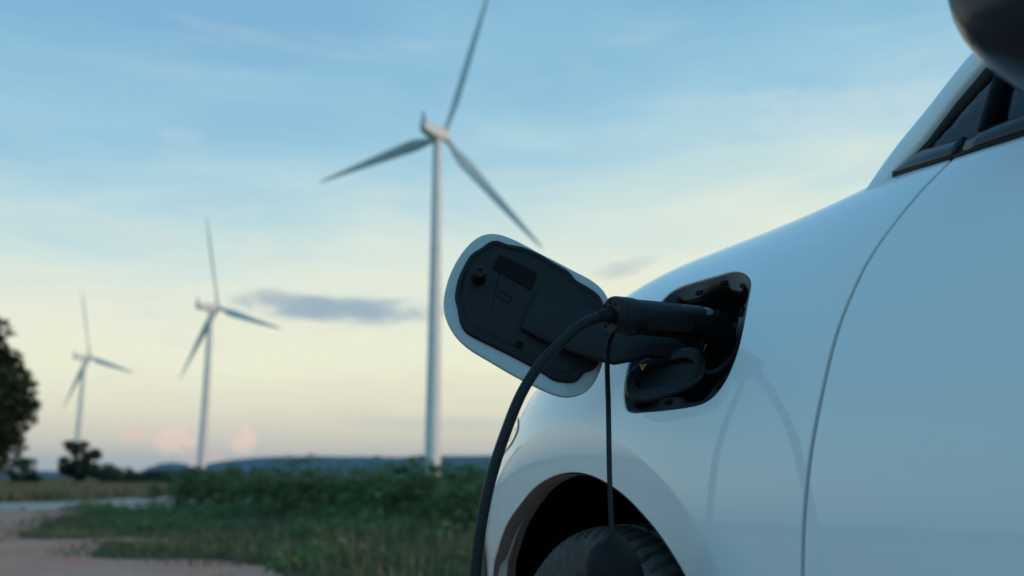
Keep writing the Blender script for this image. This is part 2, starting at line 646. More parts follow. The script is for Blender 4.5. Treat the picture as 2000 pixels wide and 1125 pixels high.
# ------------------------------------------------------------------ ground
def ring_ground():
    rad = [0, 3, 8, 20, 50, 120, 300, 700, 1600, 3500, 6500, 9000]
    seg = 96
    v = [(0, 0, 0)]
    f = []
    for k, r in enumerate(rad[1:]):
        for j in range(seg):
            th = 2 * math.pi * j / seg
            v.append((r * math.cos(th), r * math.sin(th), 0))
    for j in range(seg):
        f.append((0, 1 + j, 1 + (j + 1) % seg))
    for k in range(len(rad) - 2):
        for j in range(seg):
            a, b = 1 + k * seg + j, 1 + k * seg + (j + 1) % seg
            f.append((a, a + seg, b + seg, b))
    o = mk('ground', v, f, 'soil_grass', smooth=False)
    return tag(o, 'dark grassy soil stretching away to the hills', kind='structure')


ring_ground()


def wobble(poly, n, amp, seed):
    """smooth closed outline with a ragged edge"""
    r = np.random.default_rng(seed)
    P = catmull(poly, n, True)
    d = np.roll(P, -1, 0) - np.roll(P, 1, 0)
    nn = np.stack([d[:, 1], -d[:, 0]], 1)
    nn /= np.linalg.norm(nn, axis=1)[:, None] + 1e-9
    k = np.arange(n) / n * 2 * np.pi
    s = np.zeros(n)
    for q in range(6, 60):
        s += np.sin(q * k + r.uniform(0, 6.3)) * r.normal() * 6.0 / (q + 6)
    return P + nn * (amp * s / np.std(s))[:, None]


# bare red earth on which the car stands, with a grassy island in it
DIRT = wobble([(-24, 4), (-20, -10), (0, -14), (9, -8), (7, 2.5), (2.0, 6.0), (-1.7, 7.3), (-2.05, 8.1), (-2.7, 8.75), (-3.4, 8.85), (-3.8, 9.1), (-4.25, 10.2), (-4.4, 10.9),
               (-3.8, 11.3), (-4.6, 11.75), (-5.4, 11.6), (-6.2, 12.6), (-6.9, 15), (-7.9, 18), (-8.6, 20.2), (-10.5, 21.6), (-15, 21.5), (-20, 20.5), (-24, 14)], 500, 0.10, 3)
ISLAND = wobble([(-7.6, 12.3), (-6.6, 11.4), (-5.8, 11.0), (-6.2, 11.7), (-7.4, 12.8)], 60, 0.05, 5)
V, F, _ = fill(DIRT, [], 0.8)
tag(mk('dirt_clearing', np.column_stack([V, np.full(len(V), 0.004)]), F, 'red_dirt', smooth=False), 'bare reddish dirt clearing at the edge of the field', kind='structure')
TRACK = wobble([(-40, 19.5), (-24, 20.3), (-14, 21.0), (-10, 21.3), (-7.5, 21.9), (-6.0, 25), (-4.2, 31), (-2, 40), (2, 56), (6, 76), (0, 78), (-4.5, 60), (-8.6, 46), (-11.2, 38), (-12.4, 32), (-13.6, 27.6), (-16.5, 25.9), (-24, 25.2), (-40, 24.6)], 300, 0.12, 9)
V, F, _ = fill(TRACK, [], 1.2)
tag(mk('dirt_road', np.column_stack([V, np.full(len(V), 0.008)]), F, 'gravel_track', smooth=False), 'pale dirt road bending behind the crop field', kind='structure')


# ------------------------------------------------------------------ hills
def hill(name, label, cx, cy, hw, depth, prof, seed):
    """long ridge whose skyline follows prof: list of (fraction along, height)"""
    r = np.random.default_rng(seed)
    nx, ny = 80, 16
    v, f = [], []
    us = np.linspace(0, 1, nx)
    hp = np.interp(us, [p[0] for p in prof], [p[1] for p in prof])
    hp = np.convolve(np.pad(hp, 4, mode='edge'), np.ones(9) / 9, 'valid')
    rough = np.convolve(r.normal(size=nx + 6), np.ones(7) / 7, 'valid') * 5
    ang = math.atan2(cx, cy)
    ex = Vector((math.cos(ang), -math.sin(ang), 0))
    ey = Vector((math.sin(ang), math.cos(ang), 0))
    for j in range(ny):
        w = j / (ny - 1)
        s = math.sin(math.pi * w) ** 0.8
        for i in range(nx):
            p = Vector((cx, cy, 0)) + ex * ((us[i] * 2 - 1) * hw) + ey * ((w - 0.5) * depth + 90 * math.sin(us[i] * 23 + seed))
            z = max(0, (hp[i] + rough[i] * (hp[i] > 3))) * s + r.normal() * 0.6 - 0.3
            v.append((p.x, p.y, max(z, -0.6)))
    for j in range(ny - 1):
        for i in range(nx - 1):
            a = j * nx + i
            f.append((a, a + 1, a + nx + 1, a + nx))
    return tag(mk(name, v, f, 'hill_woods'), label, kind='structure')


def gpos(az_deg, d):
    return d * math.sin(R(az_deg)), d * math.cos(R(az_deg))


x, y = gpos(2.65, 6000)
hill('hill', 'long flat blue wooded ridge on the horizon', x, y, 2460, 1500, [(0, 0), (.037, 46), (.085, 96), (.13, 118), (.21, 122), (.37, 118), (.45, 126), (.55, 118), (.75, 90), (.9, 50), (1, 0)], 1)
x, y = gpos(-19.1, 6600)
hill('hill', 'small rounded blue hill on the horizon', x, y, 270, 420, [(0, 0), (.1, 10), (.3, 62), (.5, 90), (.68, 74), (.85, 26), (1, 0)], 2)
x, y = gpos(-27, 7000)
hill('hill', 'low blue rise on the horizon behind the small tree', x, y, 900, 700, [(0, 30), (.3, 42), (.5, 30), (.7, 36), (1, 0)], 3)


# ------------------------------------------------------------------ haze
def haze_box():
    S = 9400
    bm = bmesh.new()
    bmesh.ops.create_cube(bm, size=1)
    for v in bm.verts:
        v.co = Vector((v.co.x * 2 * S, v.co.y * 2 * S, -1.0 if v.co.z < 0 else 172.0))
    me = bpy.data.meshes.new('haze')
    bm.to_mesh(me)
    bm.free()
    m = bpy.data.materials.new('haze_air')
    m.use_nodes = True
    w = Net(m.node_tree)
    w.n.clear()
    out = w.new('ShaderNodeOutputMaterial')
    v = w.new('ShaderNodeVolumePrincipled')
    v.inputs['Color'].default_value = (0.34, 0.66, 1.0, 1)
    v.inputs['Density'].default_value = 0.000060
    v.inputs['Anisotropy'].default_value = 0.2
    w.l.new(v.outputs[0], out.inputs['Volume'])
    me.materials.append(m)
    o = bpy.data.objects.new('haze', me)
    col.objects.link(o)
    tag(o, 'thin blue evening haze over the plain', kind='stuff')


haze_box()


# ------------------------------------------------------------------ wind turbines
def make_turbine(x, y, hub_h, L, yaw, phase, label, scale=1.0):
    root = empty('wind_turbine', (x, y, 0))
    tag(root, label, 'wind turbine', 'wind turbines behind the field')
    yw = R(yaw)
    ax = Vector((math.sin(yw), math.cos(yw), 0))
    tilt = R(5)
    axis = ax * math.cos(tilt) + Vector((0, 0, math.sin(tilt)))
    side = Vector((ax.y, -ax.x, 0))
    upv = side.cross(axis)
    hub = Vector((0, 0, hub_h))                       # rotor centre relative to the given point
    tower_top = hub - axis * (4.2 * scale) - Vector((0, 0, 1.9 * scale))
    tx, ty = tower_top.x, tower_top.y
    n = 24
    zs = np.linspace(-0.3, tower_top.z, n)
    lathe_prof = [((2.35 - 1.05 * (z / tower_top.z)) * scale, z) for z in zs]
    lathe('tower', lathe_prof, 'turbine_white', root, 40, 'Z', (tx, ty, 0))
    for k in (0.33, 0.66):
        z = tower_top.z * k
        r = (2.35 - 1.05 * k) * scale
        lathe('tower_flange', [(r, z - .15), (r + .05, z - .12), (r + .05, z + .12), (r, z + .15)], 'turbine_white', root, 40, 'Z', (tx, ty, 0))
    # nacelle: tapered box with rounded edges
    rings = []
    for s, w, h, dz in [(-13.0, .9, .95, .35), (-12.6, 1.25, 1.3, .3), (-10, 1.7, 1.7, .12), (-5, 1.95, 1.95, 0), (-2.4, 1.9, 1.9, 0), (-1.7, 1.5, 1.5, 0)]:
        c = hub + axis * (s * scale) + Vector((0, 0, dz * scale))
        ring = []
        for j in range(28):
            th = 2 * math.pi * j / 28
            a, b = math.cos(th), math.sin(th)
            a = math.copysign(abs(a) ** .45, a) * w * scale
            b = math.copysign(abs(b) ** .45, b) * h * scale
            ring.append(c + side * a + upv * b)
        rings.append(ring)
    nac = loft('nacelle', rings, 'turbine_white', root)
    mp = hub - axis * (12.0 * scale) + Vector((0, 0, 1.5 * scale))
    loft('wind_mast', [[mp + side * a * .9 * scale * k + axis * b * .35 * scale * k + Vector((0, 0, z * scale)) + axis * (-.7 * z / 3.4) * scale for a, b in ((-1, -1), (1, -1), (1, 1), (-1, 1))]
                       for z, k in ((0, 1), (1.2, .8), (3.4, .3))], 'turbine_white', nac)
    hr = []
    for s, r in [(-1.8, 1.35), (-1.2, 1.6), (0, 1.65), (.8, 1.45), (1.5, 1.0), (1.9, .45), (2.0, .05)]:
        hr.append([hub + axis * (s * scale) + (side * math.cos(t) + upv * math.sin(t)) * (r * scale) for t in np.linspace(0, 2 * math.pi, 28, endpoint=False)])
    loft('hub', hr, 'turbine_white', root)
    for k in range(3):
        th = R(phase + 120 * k)
        d = side * math.cos(th) + upv * math.sin(th)
        tang = -side * math.sin(th) + upv * math.cos(th)
        rings = []
        for s in np.linspace(0.0, 1, 26):
            r = 1.2 * scale + s * (L - 1.2 * scale)
            if s < .05:
                c_, th_, tw = 1.9 * scale, 1.8 * scale, R(30)
            else:
                q = (s - .05) / .95
                grow = min(1, q / .17)
                grow = grow * grow * (3 - 2 * grow)
                c_ = scale * ((1.9 + 1.75 * grow) * (1 - max(0, q - .17) / .83) ** .85 + .42 * q)
                if q > .985:
                    c_ *= .45
                th_ = scale * (1.8 * (1 - grow) + grow * max(.13, .78 * (1 - q)))
                tw = R(30 - 26 * min(1, q / .8))
            chord = tang * math.cos(tw) + axis * math.sin(tw)
            thick = chord.cross(d)
            bend = axis * (1.3 * scale * s * s)
            ring = []
            for j in range(16):
                t = 2 * math.pi * j / 16
                ring.append(hub + d * r + bend + chord * ((math.cos(t) * .5 - .16 * (s > .05)) * c_) + thick * (math.sin(t) * .5 * th_ * (1 if s <= .05 else (.75 + .45 * math.cos(t)))))
            rings.append(ring)
        loft('blade', rings, 'turbine_white', root)
    return root


make_turbine(-18.122 * 1.2, 248.56 * 1.2, 108, 42.53 * 1.2, 25.5, 69.3, 'tallest white wind turbine, its tower rising beside the open charging flap', 1.06)
make_turbine(-158.26, 516.9, 90, 54.0, 38.8, 102.5, 'middle white wind turbine, right of the small tree on the horizon', 1.05)
make_turbine(-322.0, 739.1, 90, 55.5, 34.7, 104.3, 'farthest and smallest white wind turbine, its tower rising behind the small tree', 1.05)


# ------------------------------------------------------------------ vegetation
def quads_mesh(name, C, A, B, material, parent=None, fold=None):
    """many leaf quads: centre C, half axes A and B (n,3); each is a bent lozenge of two triangles pairs"""
    n = len(C)
    v = np.empty((n * 4, 3))
    v[0::4] = C - A
    v[1::4] = C - B
    v[2::4] = C + A
    v[3::4] = C + B
    if fold is not None:
        v[1::4] += fold
        v[3::4] += fold
    me = bpy.data.meshes.new(name)
    me.vertices.add(n * 4)
    me.vertices.foreach_set('co', v.ravel())
    tri = np.empty((n * 2, 3), int)
    b = np.arange(n) * 4
    tri[0::2] = np.stack([b, b + 1, b + 2], 1)
    tri[1::2] = np.stack([b, b + 2, b + 3], 1)
    me.loops.add(n * 6)
    me.loops.foreach_set('vertex_index', tri.ravel())
    me.polygons.add(n * 2)
    me.polygons.foreach_set('loop_start', np.arange(n * 2) * 3)
    me.polygons.foreach_set('loop_total', np.full(n * 2, 3))
    me.update(calc_edges=True)
    me.materials.append(MATS[material])
    o = bpy.data.objects.new(name, me)
    col.objects.link(o)
    if parent:
        o.parent = parent
    return o


def unit(a):
    return a / (np.linalg.norm(a, axis=1)[:, None] + 1e-12)


def leaf_cloud(r, C, size, flat=0.5):
    n = len(C)
    a = unit(r.normal(size=(n, 3)) * np.array([1, 1, flat]))
    b = unit(np.cross(a, r.normal(size=(n, 3))))
    s = size * r.uniform(.6, 1.3, n)[:, None]
    return a * s, b * s * 0.45


def tree(name, label, cat, x, y, height, width, clumps, nleaf, leafsize, material, trunk_h, trunk_r, seed, group=None, lean=0.0, low=0.0):
    r = np.random.default_rng(seed)
    root = empty(name, (x, y, 0))
    tag(root, label, cat, group)
    # trunk with limbs reaching into the clumps
    v, f = [], []

    def limb(path, r0, r1):
        base = len(v)
        k = 8
        fr = frames(path)
        for i, (p, t, a, b) in enumerate(fr):
            rr = r0 + (r1 - r0) * i / (len(fr) - 1)
            for j in range(k):
                th = 2 * math.pi * j / k
                v.append(tuple(p + (a * math.cos(th) + b * math.sin(th)) * rr * (1 + .12 * math.sin(3 * th + i))))
        for i in range(len(fr) - 1):
            for j in range(k):
                a_, b_ = base + i * k + j, base + i * k + (j + 1) % k
                f.append((a_, b_, b_ + k, a_ + k))

    top = Vector((lean, 0, height * 0.72))
    limb([(0, 0, -0.1), (lean * .2, 0.03, trunk_h * .5), (lean * .4, -.02, trunk_h), tuple(top)], trunk_r, trunk_r * .3)
    cs = []
    for k in range(clumps):
        th = r.uniform(0, 2 * math.pi)
        u = r.uniform(0, 1)
        zz = trunk_h * .7 + (height - trunk_h * .7) * (0.05 + 0.9 * r.uniform(0, 1))
        prof = max(low, math.sin(math.pi * min(1, max(.04, (zz - trunk_h * .45) / (height - trunk_h * .45)))) ** .55) if zz < height * .6 else math.sin(math.pi * min(1, max(.04, (zz - trunk_h * .45) / (height - trunk_h * .45)))) ** .55
        rad = width * .5 * prof * math.sqrt(u) * 0.86
        cs.append((lean + rad * math.cos(th), rad * math.sin(th), zz, width * r.uniform(.08, .19)))
    for (a, b, c, q) in cs[:max(6, clumps // 3)]:
        s = Vector((lean * .4, 0, trunk_h * r.uniform(.6, 1.1)))
        e = Vector((a, b, c))
        m = s.lerp(e, .5) + Vector((0, 0, .15 * height * r.uniform(0, .5)))
        limb([tuple(s), tuple(m), tuple(e)], trunk_r * .45, trunk_r * .08)
    mk('trunk', v, f, 'bark', root)
    C = []
    for (a, b, c, q) in cs:
        m = int(nleaf / clumps * (q / (width * .145)) ** 2)
        d = unit(r.normal(size=(m, 3))) * (r.uniform(0, 1, m) ** .45)[:, None] * q * np.array([1, 1, .8])
        C.append(np.array([a, b, c]) + d)
    C = np.vstack(C)
    A, B = leaf_cloud(r, C, leafsize)
    quads_mesh('crown', C, A, B, material, root)
    return root


tree('broadleaf_tree', 'large dark tree with dense crown at the left edge', 'tree', -26.1, 45, 7.9, 7.6, 150, 52000, .20, 'tree_leaf', .8, .28, 11, low=.72)
tree('broadleaf_tree', 'small dark round tree on the horizon at the foot of the farthest turbine', 'tree', -33.0, 75, 3.35, 3.1, 26, 3600, .14, 'tree_leaf', .7, .12, 12)
hb = [(-37.5, 76, 2.0, 3.4, 'dark low shrub just left of the small tree'), (-30.4, 74, 1.45, 3.2, 'dark low shrub just right of the small tree'),
      (-27.6, 72, 1.05, 3.4, 'low dark shrub on the field edge, second right of the small tree'), (-24.6, 70, 1.0, 3.4, 'low dark shrub on the field edge, third right of the small tree'),
      (-21.6, 68, .95, 3.4, 'low dark shrub on the field edge below the small rounded hill'), (-18.6, 66, .95, 3.6, 'low dark shrub on the field edge, left of the middle turbine base'),
      (-15.4, 63, 1.05, 3.8, 'low dark shrub on the field edge in front of the middle turbine base')]
for i, (x, y, h, wd, lb) in enumerate(hb):
    tree('shrub', lb, 'shrub', x, y, h, wd, 16, 1700, .13, 'hedge_leaf', .25, .06, 30 + i, 'shrubs along the far field edge')


def crop_geo(r, h, n):
    """one leafy crop plant: several upright stems with drooping palmate leaves; returns leaf arrays and stem tubes"""
    C, A, B, Fd = [], [], [], []
    stems = []
    ns = r.integers(3, 5)
    for s in range(ns):
        th = r.uniform(0, 2 * math.pi)
        top = np.array([math.cos(th) * r.uniform(.12, .38), math.sin(th) * r.uniform(.12, .38), h * r.uniform(.72, 1.0)])
        stems.append(top)
        for k in range(n // ns):
            u = r.uniform(.06, 1) ** .85
            p = top * np.array([u ** 1.3, u ** 1.3, u])
            d = unit(r.normal(size=(1, 3)) * np.array([1, 1, .25]))[0]
            pet = r.uniform(.10, .30) * (1.2 - .4 * u)
            c = p + d * pet + np.array([0, 0, .05])
            for q in range(4):                       # fingers of one palmate leaf
                an = (q - 1.5) * .62
                dd = np.array([d[0] * math.cos(an) - d[1] * math.sin(an), d[0] * math.sin(an) + d[1] * math.cos(an), -.35 + r.normal() * .18])
                dd /= np.linalg.norm(dd)
                ln = r.uniform(.065, .115)
                sd_ = np.cross(dd, [0, 0, 1.0])
                sd_ /= np.linalg.norm(sd_) + 1e-9
                C.append(c + dd * ln)
                A.append(dd * ln)
                B.append(sd_ * ln * .36)
                Fd.append([0, 0, .008])
    return np.array(C), np.array(A), np.array(B), np.array(Fd), stems


def stem_tubes(stems, rad):
    v, f = [], []
    for top in stems:
        b = len(v)
        for u in (0, .5, 1):
            p = np.array([top[0] * u ** 1.3, top[1] * u ** 1.3, top[2] * u])
            for j in range(4):
                a = math.pi / 2 * j
                v.append((p[0] + rad * (1.1 - u * .7) * math.cos(a), p[1] + rad * (1.1 - u * .7) * math.sin(a), p[2]))
        for i in range(2):
            for j in range(4):
                q0, q1 = b + i * 4 + j, b + i * 4 + (j + 1) % 4
                f.append((q0, q1, q1 + 4, q0 + 4))
    return v, f


def front_edge(xx):
    """where the crop field starts, metres ahead of the camera, for a given x"""
    return np.interp(xx, [-9, -7.5, -5.0, -3, -1, 0, 6, 12], [23.0, 20.9, 18.8, 16.4, 12.8, 11.6, 11, 10.5])


crop_protos = []
for k in range(5):
    r = np.random.default_rng(100 + k)
    C, A, B, Fd, st = crop_geo(r, r.uniform(1.0, 1.2), 66)
    root = empty('crop_plant')
    tag(root, 'leafy green crop plant in the front rows of the field', 'crop plant', 'crop plants in the front rows')
    fo = quads_mesh('foliage', C, A, B, 'crop_leaf', root, Fd)
    v, f = stem_tubes(st, .012)
    so = mk('stem', v, f, 'bark', root)
    crop_protos.append((root, fo, so))
used = set()
count = 0
for row in range(3):
    xx = -7.5 + row * .35
    while xx < 1.2:
        yy = float(front_edge(xx)) + row * .75 + random.uniform(-.15, .15)
        k = random.randrange(5)
        pr, fo, so = crop_protos[k]
        if k not in used:
            used.add(k)
            o = pr
        else:
            o = pr.copy()
            col.objects.link(o)
            for ch in (fo, so):
                c = ch.copy()
                col.objects.link(c)
                c.parent = o
        o.location = (xx, yy, 0)
        o.rotation_euler = (0, 0, random.uniform(0, 6.28))
        s = random.uniform(.66, .95) * (1.0 if row else .85)
        o.scale = (s * 1.1, s * 1.1, s)
        xx += random.uniform(.48, .72)


def crop_mass():
    C, A, B, Fd = [], [], [], []
    protos = [crop_geo(np.random.default_rng(200 + k), 1.12, 30) for k in range(8)]
    r = np.random.default_rng(5)
    yy0 = 0
    for row in range(34):
        xx = -7.4 + row * .1
        while xx < 12:
            y_ = float(front_edge(xx)) + row * (.8 + row * .012) + r.normal() * .12
            if (row >= 3 or xx > 1.2) and not inside(TRACK, np.array([[xx - .4, y_]]))[0]:
                c, a, b, fd, _ = protos[r.integers(8)]
                th = r.uniform(0, 6.28)
                M = np.array([[math.cos(th), -math.sin(th), 0], [math.sin(th), math.cos(th), 0], [0, 0, 1]])
                s = r.uniform(.64, .88) * (1 + .16 * math.sin(xx * 1.3 + row * .7))
                if r.uniform() < .06:
                    s *= 1.3
                C.append((c * s) @ M.T + np.array([xx, y_, 0]))
                A.append(a * s @ M.T)
                B.append(b * s @ M.T)
                Fd.append(fd)
            xx += r.uniform(.6, .95) * (1 + row * .012)
    o = quads_mesh('crop_field', np.vstack(C), np.vstack(A), np.vstack(B), 'crop_leaf', None, np.vstack(Fd))
    tag(o, 'dense dark green leafy crop filling the field behind the car', kind='stuff')


crop_mass()


def blades(name, label, roots, hts, material, wid, seed, lean=.35):
    r = np.random.default_rng(seed)
    n = len(roots)
    th = r.uniform(0, 2 * np.pi, n)
    ln = np.abs(r.normal(size=n)) * lean
    base = np.column_stack([roots, np.zeros(n)])
    d = np.column_stack([np.cos(th), np.sin(th), np.zeros(n)])
    sd_ = np.column_stack([-np.sin(th), np.cos(th), np.zeros(n)]) * wid
    up = np.array([0, 0, 1.0])
    mid = base + d * (hts * ln * .35)[:, None] + up * (hts * .6)[:, None]
    tip = base + d * (hts * ln)[:, None] + up * (hts)[:, None]
    v = np.empty((n * 5, 3))
    v[0::5] = base - sd_
    v[1::5] = base + sd_
    v[2::5] = mid + sd_ * .7
    v[3::5] = mid - sd_ * .7
    v[4::5] = tip
    b = np.arange(n) * 5
    tri = np.empty((n * 3, 3), int)
    tri[0::3] = np.stack([b, b + 1, b + 2], 1)
    tri[1::3] = np.stack([b, b + 2, b + 3], 1)
    tri[2::3] = np.stack([b + 3, b + 2, b + 4], 1)
    me = bpy.data.meshes.new(name)
    me.vertices.add(n * 5)
    me.vertices.foreach_set('co', v.ravel())
    me.loops.add(n * 9)
    me.loops.foreach_set('vertex_index', tri.ravel())
    me.polygons.add(n * 3)
    me.polygons.foreach_set('loop_start', np.arange(n * 3) * 3)
    me.polygons.foreach_set('loop_total', np.full(n * 3, 3))
    me.update(calc_edges=True)
    me.materials.append(MATS[material])
    o = bpy.data.objects.new(name, me)
    col.objects.link(o)
    return tag(o, label, kind='stuff')


def grass():
    r = np.random.default_rng(21)
    # tufts in front of the crop
    T = np.column_stack([r.uniform(-10, 7, 9000), r.uniform(5.5, 23, 9000)])
    ok = (T[:, 1] < front_edge(T[:, 0]) + .6) & ~inside(DIRT, T) & ~inside(TRACK, T)
    T = T[ok]
    isl = np.column_stack([r.uniform(-7, -4, 1500), r.uniform(9, 12, 1500)])
    T = np.vstack([T, isl[inside(ISLAND, isl)]])
    E_ = np.column_stack([r.uniform(-12, 3, 6000), r.uniform(6, 24, 6000)])
    E_ = E_[inside(DIRT, E_)]
    de = seg_dist(DIRT, E_)
    E_ = E_[r.uniform(size=len(E_)) < np.exp(-de / .28) * .5]
    T = np.vstack([T, E_])
    roots, hts = [], []
    for (x_, y_) in T:
        k = r.integers(6, 14)
        near = max(0, min(1, (x_ + 4.2) / 3.2))
        h = r.uniform(.04, .11) + near * r.uniform(.02, .26) * (1 if r.uniform() < .4 else .35)
        fe = float(front_edge(x_)) - y_
        h *= .8 + .35 * math.exp(-max(0, fe) / 2.0)
        roots.append(np.column_stack([r.normal(x_, .09, k), r.normal(y_, .09, k)]))
        hts.append(h * r.uniform(.5, 1.15, k))
    roots, hts = np.vstack(roots), np.concatenate(hts)
    pick = r.uniform(size=len(roots)) < .42
    blades('grass', 'green weeds and grass between the dirt and the crop', roots[~pick], hts[~pick], 'grass_leaf', .010, 1)
    blades('dry_grass', 'dry yellowish grass stems among the green weeds', roots[pick], hts[pick] * 1.1, 'dry_grass_leaf', .007, 2, .5)
    # low broad-leaved weeds in clumps
    W_ = np.column_stack([r.uniform(-9.5, 5, 5200), r.uniform(6.5, 24, 5200)])
    W_ = W_[(W_[:, 1] < front_edge(W_[:, 0]) + 1.2) & ~inside(DIRT, W_) & ~inside(TRACK, W_)]
    W_ = W_[np.sin(W_[:, 0] * 2.1 + np.sin(W_[:, 1] * 1.3) * 1.5) + np.cos(W_[:, 1] * 1.7 + W_[:, 0]) + r.normal(size=len(W_)) * .6 - .35 * np.clip(front_edge(W_[:, 0]) - W_[:, 1], 0, 6) > -.1]
    fe = front_edge(W_[:, 0]) - W_[:, 1]
    hh = .06 + .22 * np.exp(-np.clip(fe, 0, None) / 1.6) + r.uniform(0, .08, len(W_))
    k = 26
    C = np.repeat(np.column_stack([W_, hh * .5]), k, 0) + r.normal(size=(len(W_) * k, 3)) * np.column_stack([np.full(len(W_) * k, .14), np.full(len(W_) * k, .14), np.repeat(hh, k) * .35])
    C[:, 2] = np.abs(C[:, 2]) + .01
    A, B = leaf_cloud(r, C, .035, .6)
    o = quads_mesh('weeds', C, A, B * 1.3, 'crop_leaf')
    tag(o, 'low broad leaved green weeds along the foot of the crop', kind='stuff')
    # rough verge beyond the road
    T = np.column_stack([r.uniform(-60, -2, 11000), r.uniform(25.5, 66, 11000)])
    T = T[~inside(TRACK, T)]
    T = T[(T[:, 0] < np.interp(T[:, 1], [25, 38, 60, 76], [-12.5, -10.5, -4, 0]))]
    k = 5
    roots = np.repeat(T, k, 0) + r.normal(size=(len(T) * k, 2)) * .25
    blades('verge_grass', 'rough yellow green grass beyond the dirt road', roots, r.uniform(.12, .42, len(roots)), 'dry_grass_leaf', .03, 3)
    T2 = T[r.uniform(size=len(T)) < .5]
    roots = np.repeat(T2, k, 0) + r.normal(size=(len(T2) * k, 2)) * .3
    blades('verge_weeds', 'green weeds mixed into the grass beyond the road', roots, r.uniform(.12, .45, len(roots)), 'grass_leaf', .03, 4)


grass()


def wildflower(x, y, h, label, seed):
    r = np.random.default_rng(seed)
    root = empty('wildflower', (x, y, 0))
    tag(root, label, 'wildflower', 'white wildflowers in the grass')
    tops = []
    for k in range(5):
        tops.append(np.array([r.normal() * .07, r.normal() * .07, h * r.uniform(.7, 1)]))
    v, f = stem_tubes(tops, .006)
    mk('stem', v, f, 'grass_leaf', root)
    for t in tops:
        head = []
        for q in range(7):
            a = 2 * math.pi * q / 7
            d0, d1, d2 = (Vector((math.cos(a + o), math.sin(a + o), e)) for o, e in ((-.3, .3), (0, .45), (.3, .3)))
            head += [tuple(Vector(t) + d0 * .009), tuple(Vector(t) + d1 * .017), tuple(Vector(t) + d2 * .009)]
        v = [tuple(t)] + head
        f = [(0, 1 + 3 * q, 2 + 3 * q, 3 + 3 * q) for q in range(7)]
        mk('flower_head', v, f, 'petal', root, False)


wildflower(-.52, 7.9, .34, 'clump of white wildflowers in the grass nearest the car', 1)
wildflower(-4.0, 18.6, .62, 'white wildflowers at the crop edge, left of the other clumps', 2)
wildflower(-2.7, 16.9, .55, 'white wildflowers at the crop edge, between two other clumps', 3)


# ------------------------------------------------------------------ car body surface
def spline(xs, ys):
    xs = np.array(xs, float)
    ys = np.array(ys, float)
    n = len(xs)
    h = np.diff(xs)
    A = np.zeros((n, n))
    b = np.zeros(n)
    A[0, 0] = A[-1, -1] = 1
    for i in range(1, n - 1):
        A[i, i - 1], A[i, i], A[i, i + 1] = h[i - 1], 2 * (h[i - 1] + h[i]), h[i]
        b[i] = 6 * ((ys[i + 1] - ys[i]) / h[i] - (ys[i] - ys[i - 1]) / h[i - 1])
    M = np.linalg.solve(A, b)

    def f(x):
        x = np.clip(np.asarray(x, float), xs[0], xs[-1])
        i = np.clip(np.searchsorted(xs, x) - 1, 0, n - 2)
        a = (xs[i + 1] - x) / h[i]
        c = (x - xs[i]) / h[i]
        return a * ys[i] + c * ys[i + 1] + ((a ** 3 - a) * M[i] + (c ** 3 - c) * M[i + 1]) * h[i] ** 2 / 6
    return f


# car axes: x forward from the front axle, y to the car's left, z up
WF = spline([-3.4, -2.6, -1.6, -.5, -.2, 0, .15, .32, .45, .58, .70, .78, .83, .86], [.80, .893, .907, .905, .901, .892, .876, .845, .797, .715, .590, .450, .300, .12])
ZT = spline([-3.4, -1.2, -.75, -.4, -.1, .15, .35, .55, .72, .86], [1.249, 1.240, 1.228, 1.184, 1.165, 1.133, 1.035, .92, .785, .70])
NE = spline([-3.4, -.7, -.3, 0, .3, .6, .86], [3.18, 3.135, 3.11, 3.08, 2.84, 2.62, 2.42])
ZB = .56
# wheel opening and the crease of the wheel-arch flare, both in (x, t) surface coordinates
ARCH = [(.455, -.34), (.448, -.22), (.425, -.12), (.385, -.03), (.3254, .0401), (.2633, .1101), (.1879, .1581), (.1195, .1902), (.0491, .209), (-.0266, .2177),
        (-.0873, .2137), (-.1384, .201), (-.194, .1782), (-.2372, .1516), (-.277, .1215), (-.3104, .0895), (-.3414, .0535), (-.3760, .000), (-.405, -.075), (-.425, -.16), (-.432, -.25), (-.435, -.34)]
CREASE = [(.62, -.34), (.60, -.15), (.53, -.01), (.44, .105), (.3489, .1984), (.2506, .2669), (.1655, .2924), (.0898, .305), (.0214, .3097), (-.04, .309), (-.0968, .2998), (-.1789, .275),
          (-.2439, .2434), (-.3179, .1912), (-.3606, .15), (-.3932, .1095), (-.4227, .0593), (-.452, 0), (-.48, -.08), (-.50, -.2), (-.505, -.34)]
PC = np.array([-.03, -.22])


def polar(pts):
    P = catmull(pts, 200) - PC
    th = np.arctan2(P[:, 1], P[:, 0])
    th = np.where(th < -math.pi / 2, th + 2 * math.pi, th)
    o = np.argsort(th)
    return th[o], np.linalg.norm(P, axis=1)[o]


CT, CR = polar(CREASE)


def base_surf(x, t):
    x, t = np.broadcast_arrays(np.asarray(x, float), np.asarray(t, float))
    W = WF(x)
    H = ZT(x) - ZB
    n = NE(x)
    al = np.clip(t, 0, None) / .8
    ca = np.clip(np.cos(al), 0, 1)
    sa = np.clip(np.sin(al), 0, 1)
    r = (ca ** n + sa ** n) ** (-1 / n)
    k = np.clip(-t, 0, 1) / .36
    y = np.where(t < 0, W - .06 * k ** 3, W * r * ca)
    z = np.where(t < 0, ZB + t, ZB + H * r * sa)
    return np.stack([x, y, z], -1)


